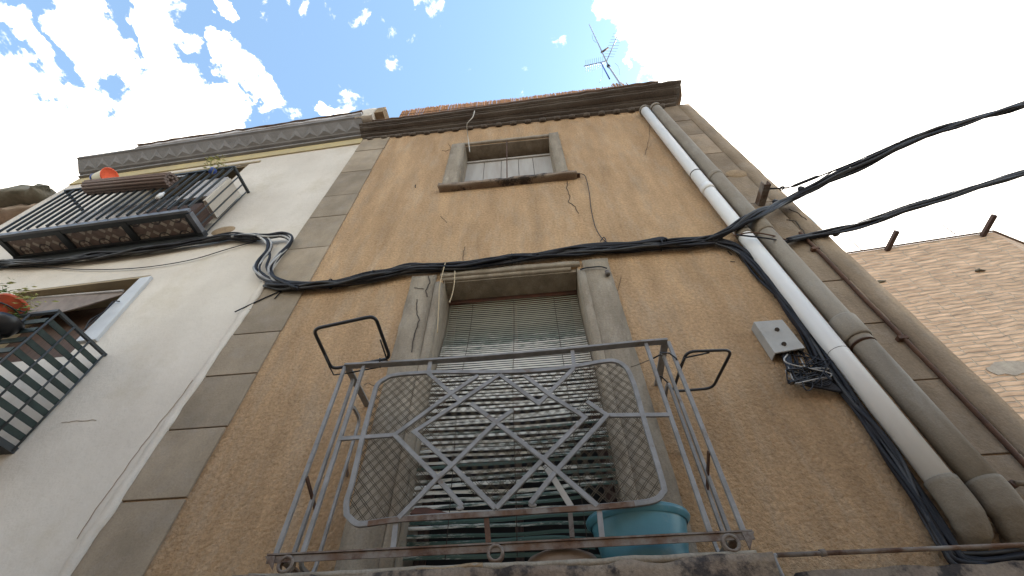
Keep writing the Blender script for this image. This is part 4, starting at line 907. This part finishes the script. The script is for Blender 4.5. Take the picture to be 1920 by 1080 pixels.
# upper opening
a = MB(); a.rough_box(.012, .075, -.020, -.0, .2, 5.6, 'cream', .05, .006, Matrix.Translation((-2.44, 0, 0))); a.build('plaster_edge', C)
a = MB(); a.box(-3.35, -1.66, .30, .345, 6.62, 8.68, 'dark', T); a.box(-3.35, -1.66, .02, .33, 8.655, 8.678, 'beige', T); a.box(-1.69, -1.662, .01, .33, 6.62, 8.65, 'beige', T); a.build('balcony_door', C)
a = MB(); a.box(-2.9, -1.5, -.012, .0, 8.69, 8.74, 'beige', T); a.build('lintel_band', C)
# lower opening
a = MB(); a.box(-2.80, -1.36, .30, .345, 4.88, 5.94, 'wooddark', T); a.box(-2.80, -1.36, .003, .33, 5.915, 5.938, 'beige', T); a.box(-2.798, -2.76, .003, .33, 4.88, 5.91, 'beige', T); a.build('window_recess', C)
pts = [atC(275, 516, .02), atC(290, 514, .02), atC(172, 640, .02), atC(158, 622, .02)]
a = MB(); u0, z0 = uz(268, 517, .03); 
pts = [atC(262, 521, .03), atC(284, 517, .03), atC(178, 636, .03), atC(140, 640, .03)]
a.prism(pts, -CN * .05, 'whiteboard'); a.build('window_jamb', C, bevel=.003)
# downstairs awning
pts = [atC(48, 560, -.08), atC(150, 552, -.08), atC(231, 545, -.08), atC(228, 552, -.10), atC(160, 574, -.12), (atC(120, 584, -.12)), atC(60, 592, -.12), atC(40, 580, -.10)]
a = MB(); a.prism(pts, -CN * .01, 'fabric'); a.tube([pts[0], pts[2]], .012, 'whitecap', 8)
tag(a.build('awning'), 'beige brown fabric awning drooping in the lower window of the cream house', 'awning')
a = MB(); a.tube(smooth_path([atC(160, 618, .05), atC(170, 600, .06), atC(195, 585, .06), atC(212, 566, .05), atC(224, 565, .05)]), .006, 'cable', 5); a.tube(smooth_path([atC(150, 625, .05), atC(180, 598, .06), atC(213, 568, .05)]), .004, 'cable', 5)
tag(a.build('wire'), 'dark wire strung along the white jamb above the lower left balcony', 'wire')
a = MB(); random.seed(5); q = atC(420, 432, .003)
a.lathe([(0, .0), (.06, -.006), (.1, -.004), (.12, .004)], q, 'stain', 14, sx=1.2, sy=.8, rot=Matrix.Rotation(R(-90), 3, 'X')); a.build('plaster_scar', C)
for cpx in ([(428, 632), (405, 668), (396, 690)], [(362, 712), (330, 756), (300, 792), (272, 828), (240, 872), (190, 940), (130, 1030)], [(115, 793), (150, 789), (188, 787)]):
    a = MB(); pts = []; cps = [atC(x_, y_, .0035) for x_, y_ in cpx]
    for i in range(len(cps) - 1):
        for k in range(5): pts.append(cps[i].lerp(cps[i + 1], k / 5) + CU * random.uniform(-.004, .004) + Vector((0, 0, random.uniform(-.004, .004))))
    a.bar(pts, .0028, .002, 'stain', nrm=CN); a.build('crack', C)

# upper balcony of the cream house
ub = thing('balcony', 'dark iron balcony with patterned tile underside, upper one on the cream house', 'balcony', tuple(CW(2.3, 0, 6.6)), 'balconies of the cream house')
U0, U1, OB = 1.153, 3.43, .335; ZF = 6.60
def cbox(mb, u0, u1, o0, o1, z0, z1, mn): mb.box(-u1, -u0, -o1, -o0, z0, z1, mn, T); return mb
a = MB(); cbox(a, U0 + .02, U1 - .02, .02, OB - .02, ZF + .012, ZF + .03, 'tiles'); to = a.build('tiled_floor', ub)
a = MB(); cbox(a, U0, U1, OB - .03, OB, ZF - .02, ZF + .035, 'balcgrey'); a.build('front_beam', ub, bevel=.003)
a = MB(); cbox(a, U0 + .03, U1, OB - .085, OB - .032, ZF - .012, ZF + .01, 'balcblack'); a.build('front_beam', ub, bevel=.003)
a = MB(); cbox(a, U0, U1, .0, .06, ZF - .03, ZF + .04, 'balcblack'); cbox(a, U0 + .06, U1, .0, .03, ZF - .13, ZF - .031, 'balcblack'); a.build('rear_beam', ub)
a = MB(); cbox(a, U0, U0 + .05, .0, OB - .046, ZF - .022, ZF + .04, 'balcgrey'); cbox(a, U0 + .05, U0 + .09, .05, OB - .09, ZF - .014, ZF + .01, 'balcblack'); a.build('end_beam', ub, bevel=.003)
a = MB(); cbox(a, U1 - .06, U1, .0, OB - .046, ZF - .022, ZF + .04, 'balcblack'); a.build('end_beam', ub, bevel=.003)
for uu_ in (1.93, 2.70):
    a = MB(); cbox(a, uu_ - .04, uu_ + .04, .05, OB - .045, ZF - .018, ZF + .011, 'balcblack'); a.build('cross_beam', ub, bevel=.003)
ZTu = 7.61
a = MB(); cbox(a, U0 - .01, U1 + .01, OB - .005, OB + .03, ZTu, ZTu + .03, 'balcblack'); a.build('top_rail', ub, bevel=.003)
a = MB(); cbox(a, U0 - .01, U0 + .02, .0, OB - .006, ZTu, ZTu + .03, 'balcblack'); a.build('top_rail', ub, bevel=.003)
a = MB(); cbox(a, U1 - .02, U1 + .01, .0, OB - .006, ZTu, ZTu + .03, 'balcblack'); a.build('top_rail', ub, bevel=.003)
u = U0 + .01
while u < U1:
    a = MB(); cbox(a, u - .007, u + .007, OB - .0, OB + .022, ZF + .036, ZTu, 'balcblack'); a.build('baluster', ub); u += .118
for o_ in (.03, .13, .23):
    for uu_ in (U0, U1 - .01):
        a = MB(); cbox(a, uu_, uu_ + .012, o_ - .006, o_ + .006, ZF + .041, ZTu, 'balcblack'); a.build('baluster', ub)
# clutter kept on that balcony
a = MB(); cbox(a, 1.20, 1.24, .03, .26, 6.95, 7.52, 'cream'); cbox(a, 1.24, 1.62, .24, .27, 7.05, 7.55, 'whitecap')
tag(a.build('windbreak'), 'pale folded board leaning inside the right end of the upper balcony', 'board')
a = MB(); cbox(a, 1.22, 1.9, .05, .25, 6.64, 6.92, 'wooddark'); tag(a.build('crate'), 'dark low crate standing on the tiled floor of the upper balcony', 'crate')
a = MB(); random.seed(8)
for i in range(9): cbox(a, 2.0 + .14 * i, 2.09 + .14 * i, .10, .12, 6.9 + random.uniform(0, .1), 7.5 + random.uniform(-.1, .05), 'whitecap')
tag(a.build('drying_rack'), 'pale slatted drying rack behind the bars of the upper balcony', 'rack')
# rolled blind lying over the top rail
rl = thing('rolled_blind', 'brown rolled-up slatted blind lying over the upper balcony rail', 'blind', tuple(CW(2.2, .4, 7.7)))
q0, q1 = atC(168, 352, .40), atC(322, 338, .40); dirv = (q1 - q0).normalized()
a = MB(); n = 26; sp = []
per = [dirv.orthogonal().normalized()]; per.append(dirv.cross(per[0]))
for j in range(14):
    an_ = 2 * math.pi * j / 14; o_ = per[0] * math.cos(an_) * .078 + per[1] * math.sin(an_) * .078; a.tube([q0 + o_, q1 + o_], .019, 'rolled', 6)
for j in range(6):
    an_ = 2 * math.pi * j / 6; o_ = per[0] * math.cos(an_) * .04 + per[1] * math.sin(an_) * .04; a.tube([q0 + o_ + dirv * .01, q1 + o_ - dirv * .01], .018, 'rolled', 6)
a.build('roll', rl)
a = MB(); h0, h1 = CW(q0_u := (q0 - CO).dot(CU), .02, 8.62), CW((q1 - CO).dot(CU), .02, 8.62)
e0, e1 = q0 + Vector((0, 0, .09)), q1 + Vector((0, 0, .09)); n = 30
for j in range(n):
    t = j / n; t2 = (j + .8) / n; a.prism([e0.lerp(h0, t), e1.lerp(h1, t), e1.lerp(h1, t2), e0.lerp(h0, t2)], -CN * .008, 'whitecap' if j % 7 else 'rolled')
a.build('hanging_slats', rl)
bk = thing('bucket', 'cream bucket with bright orange inside, tipped on its side on the rolled blind', 'bucket', tuple(atC(190, 335, .42)))
c0 = atC(176, 338, .42); c1 = atC(199, 328, .42); c0 = c0 + Vector((0, 0, .05)); ax = (-CU * .95 + (CAM - c0).normalized() * .16).normalized(); rot = ax.to_track_quat('Z', 'Y').to_matrix()
a = MB(); a.lathe([(0, -.03), (.055, -.03), (.105, .20), (.11, .205), (.104, .205), (.055, -.02)], c0, 'creamplastic', 28, rot=rot); a.build('bucket_body', bk)
a = MB(); a.lathe([(0, .19), (.096, .192), (.104, .207), (.114, .207), (.11, .195)], c0, 'orange', 28, rot=rot); a.build('orange_inside', bk)
a = MB(); a.lathe([(.055, -.03), (.062, -.03), (.064, -.005), (.056, -.005)], c0, 'blueplastic', 24, rot=rot); a.build('base_ring', bk)
def leaves(mb, c_, r, n, mn, size=.04, sq=(1, 1, 1)):
    for i in range(n):
        d_ = Vector((random.gauss(0, 1) * sq[0], random.gauss(0, 1) * sq[1], random.gauss(0, 1) * sq[2])) * r * .5; p = Vector(c_) + d_
        n_ = Vector((random.uniform(-1, 1), random.uniform(-1, 1), random.uniform(-1, 1))).normalized(); t1 = n_.orthogonal().normalized(); t2 = n_.cross(t1); s_ = size * random.uniform(.6, 1.3)
        b0 = len(mb.v); mb.v += [p - t1 * s_, p + t2 * s_ * .35 + n_ * s_ * .15, p + t1 * s_, p - t2 * s_ * .35 + n_ * s_ * .15]; mb.face((b0, b0 + 1, b0 + 2, b0 + 3), mn)
pl = thing('potted_plant', 'small yellow-green plant in a blue pot on the top rail of the upper balcony', 'plant', tuple(atC(400, 320, .36)))
c_ = atC(398, 321, .37); a = MB(); a.lathe([(0, -.03), (.03, -.03), (.042, .02), (.042, .028), (0, .025)], c_, 'blueplastic', 18); a.build('pot', pl)
a = MB(); leaves(a, c_ + Vector((0, -.05, .10)), .11, 90, 'dryleaf', .026, (1, 1, 1.2)); a.tube([c_, c_ + Vector((0, 0, .15))], .005, 'leaf', 5); a.build('foliage', pl)
a = MB(); c_ = atC(303, 365, .38); a.lathe([(0, -.09), (.022, -.085), (.024, .0), (.012, .03), (.012, .045), (0, .047)], c_, 'pvc', 16); tag(a.build('bottle'), 'small white plastic bottle tied to the bars below the rolled blind', 'bottle')

# lower balcony of the cream house
lb = thing('balcony', 'dark green barred balcony cut off by the left edge, lower one on the cream house', 'balcony', tuple(CW(2, 0, 4.0)), 'balconies of the cream house')
V0, V1, OL, Z0, Z1 = 1.0, 3.0, .47, 4.04, 4.83
a = MB(); cbox(a, V0 - .012, V0 + .012, .0, OL - .012, Z1, Z1 + .022, 'balcblack'); a.build('top_rail', lb)
a = MB(); cbox(a, V0 - .012, V1, OL - .011, OL + .012, Z1, Z1 + .022, 'balcblack'); a.build('top_rail', lb)
a = MB(); cbox(a, V0 - .01, V0 + .05, .0, OL, Z0 - .03, Z0 + .01, 'balcblack'); cbox(a, V0 + .051, V1, .0, OL, Z0 - .028, Z0, 'balcblack'); a.build('floor', lb)
z = Z0 + .05; k = 0
while z < Z1 - .02:
    a = MB(); hgt = .042 if z < Z1 - .09 else .06
    cbox(a, V0 - .004, V0 + .004, .01, OL - .01, z, z + hgt, 'balcgreen'); a.build('side_slat', lb)
    a = MB(); cbox(a, V0 + .01, V1, OL - .006, OL + .002, z, z + hgt, 'balcgreen'); a.build('front_slat', lb); z += .092
for o_ in (.02, .17, .32, .465):
    a = MB(); a.tube([CW(V0 - .012, o_, Z0 - .02), CW(V0 - .012, o_, Z1)], .0075, 'balcblack', 8); a.build('rod', lb)
for uu_ in (1.2, 1.4, 1.6, 1.8, 2.0, 2.2, 2.4):
    a = MB(); a.tube([CW(uu_, OL + .01, Z0 - .02), CW(uu_, OL + .01, Z1)], .0075, 'balcblack', 8); a.build('rod', lb)
random.seed(9)
fp = thing('flower_pot', 'orange red flower pot with trailing plant hung at the far left edge', 'flower pot', tuple(atC(10, 580, .5)))
c_ = atC(8, 582, .52); a = MB(); a.lathe([(0, -.07), (.06, -.07), (.09, .06), (.096, .06), (.096, .08), (.085, .08), (.08, .06), (0, .06)], c_, 'terracotta', 24); a.build('pot', fp)
a = MB(); a.tube(ring_pts(c_ + Vector((0, 0, -.01)), .092, 20, Vector((1, 0, 0)), Vector((0, 1, 0))), .006, 'blackpaint', 6, closed=True); a.tube([c_ + Vector((.09, 0, 0)), atC(62, 590, .46)], .005, 'blackpaint', 5); a.build('pot_ring', fp)
a = MB(); leaves(a, c_ + Vector((.02, 0, .10)), .12, 120, 'dryleaf', .022, (1.3, 1, .5)); leaves(a, atC(33, 590, .5), .06, 40, 'leaf', .02); leaves(a, atC(8, 545, .5), .06, 30, 'leaf', .02); a.build('foliage', fp)
a = MB(); c_ = atC(5, 612, .55); a.lathe([(0, -.05), (.07, -.04), (.085, .03), (.088, .05), (0, .04)], c_, 'blackpaint', 20); tag(a.build('pot'), 'round black pot hanging just below the orange one at the far left', 'pot')

# ================================================================= HOUSE FURTHER LEFT
NH = thing('house', 'old low pinkish house with mossy tiled eaves at the far left edge', 'house', (-9.5, 3, 0))
a = MB(); a.box(-14, -7.25, .45, 7, 0, 8.32, 'oldwall'); a.build('wall', NH)
a = MB(); a.rough_box(-14, -7.2, .22, 1.2, 8.33, 8.42, 'oldwall', .12, .015); a.build('eaves', NH)
a = MB(); a.rough_box(-14, -7.17, .0, 1.6, 8.43, 8.62, 'moss', .12, .035)
for i in range(30): a.tube([(-7.25 - .22 * i, .12, 8.62), (-7.25 - .22 * i, 3, 9.3)], .07, 'moss', 8)
a.build('roof', NH)

# ================================================================= ACROSS THE STREET: unseen house added to shade the lower facade
OH = thing('house', 'unseen plain house added across the street to shade the ochre facade', 'house', (0, -8, 0))
TO = Matrix(((-1, 0, 0, 0), (0, -1, 0, -5.6), (0, 0, 1, 0), (0, 0, 0, 1)))
holes = [(x_, x_ + 1.0, z_, z_ + 2.1) for x_ in (-9, -5.5, -2, 1.5, 5, 8.5) for z_ in (.2, 2.9)]
a = MB(); holed(a, -12, 12, 0, 5.3, holes, 0, .3, 'cream', TO); a.build('wall', OH)
a = MB(); a.box(-12, 12, .31, 7, 0, 5.3, 'cream', TO); a.build('rear_wall', OH)
a = MB(); a.box(-12.2, 12.2, -.35, 7.2, 5.31, 5.5, 'roof', TO); a.build('roof', OH)
for h_ in holes:
    a = MB(); a.box(h_[0], h_[1], .2, .25, h_[2], h_[3], 'wooddark', TO); a.build('window', OH)
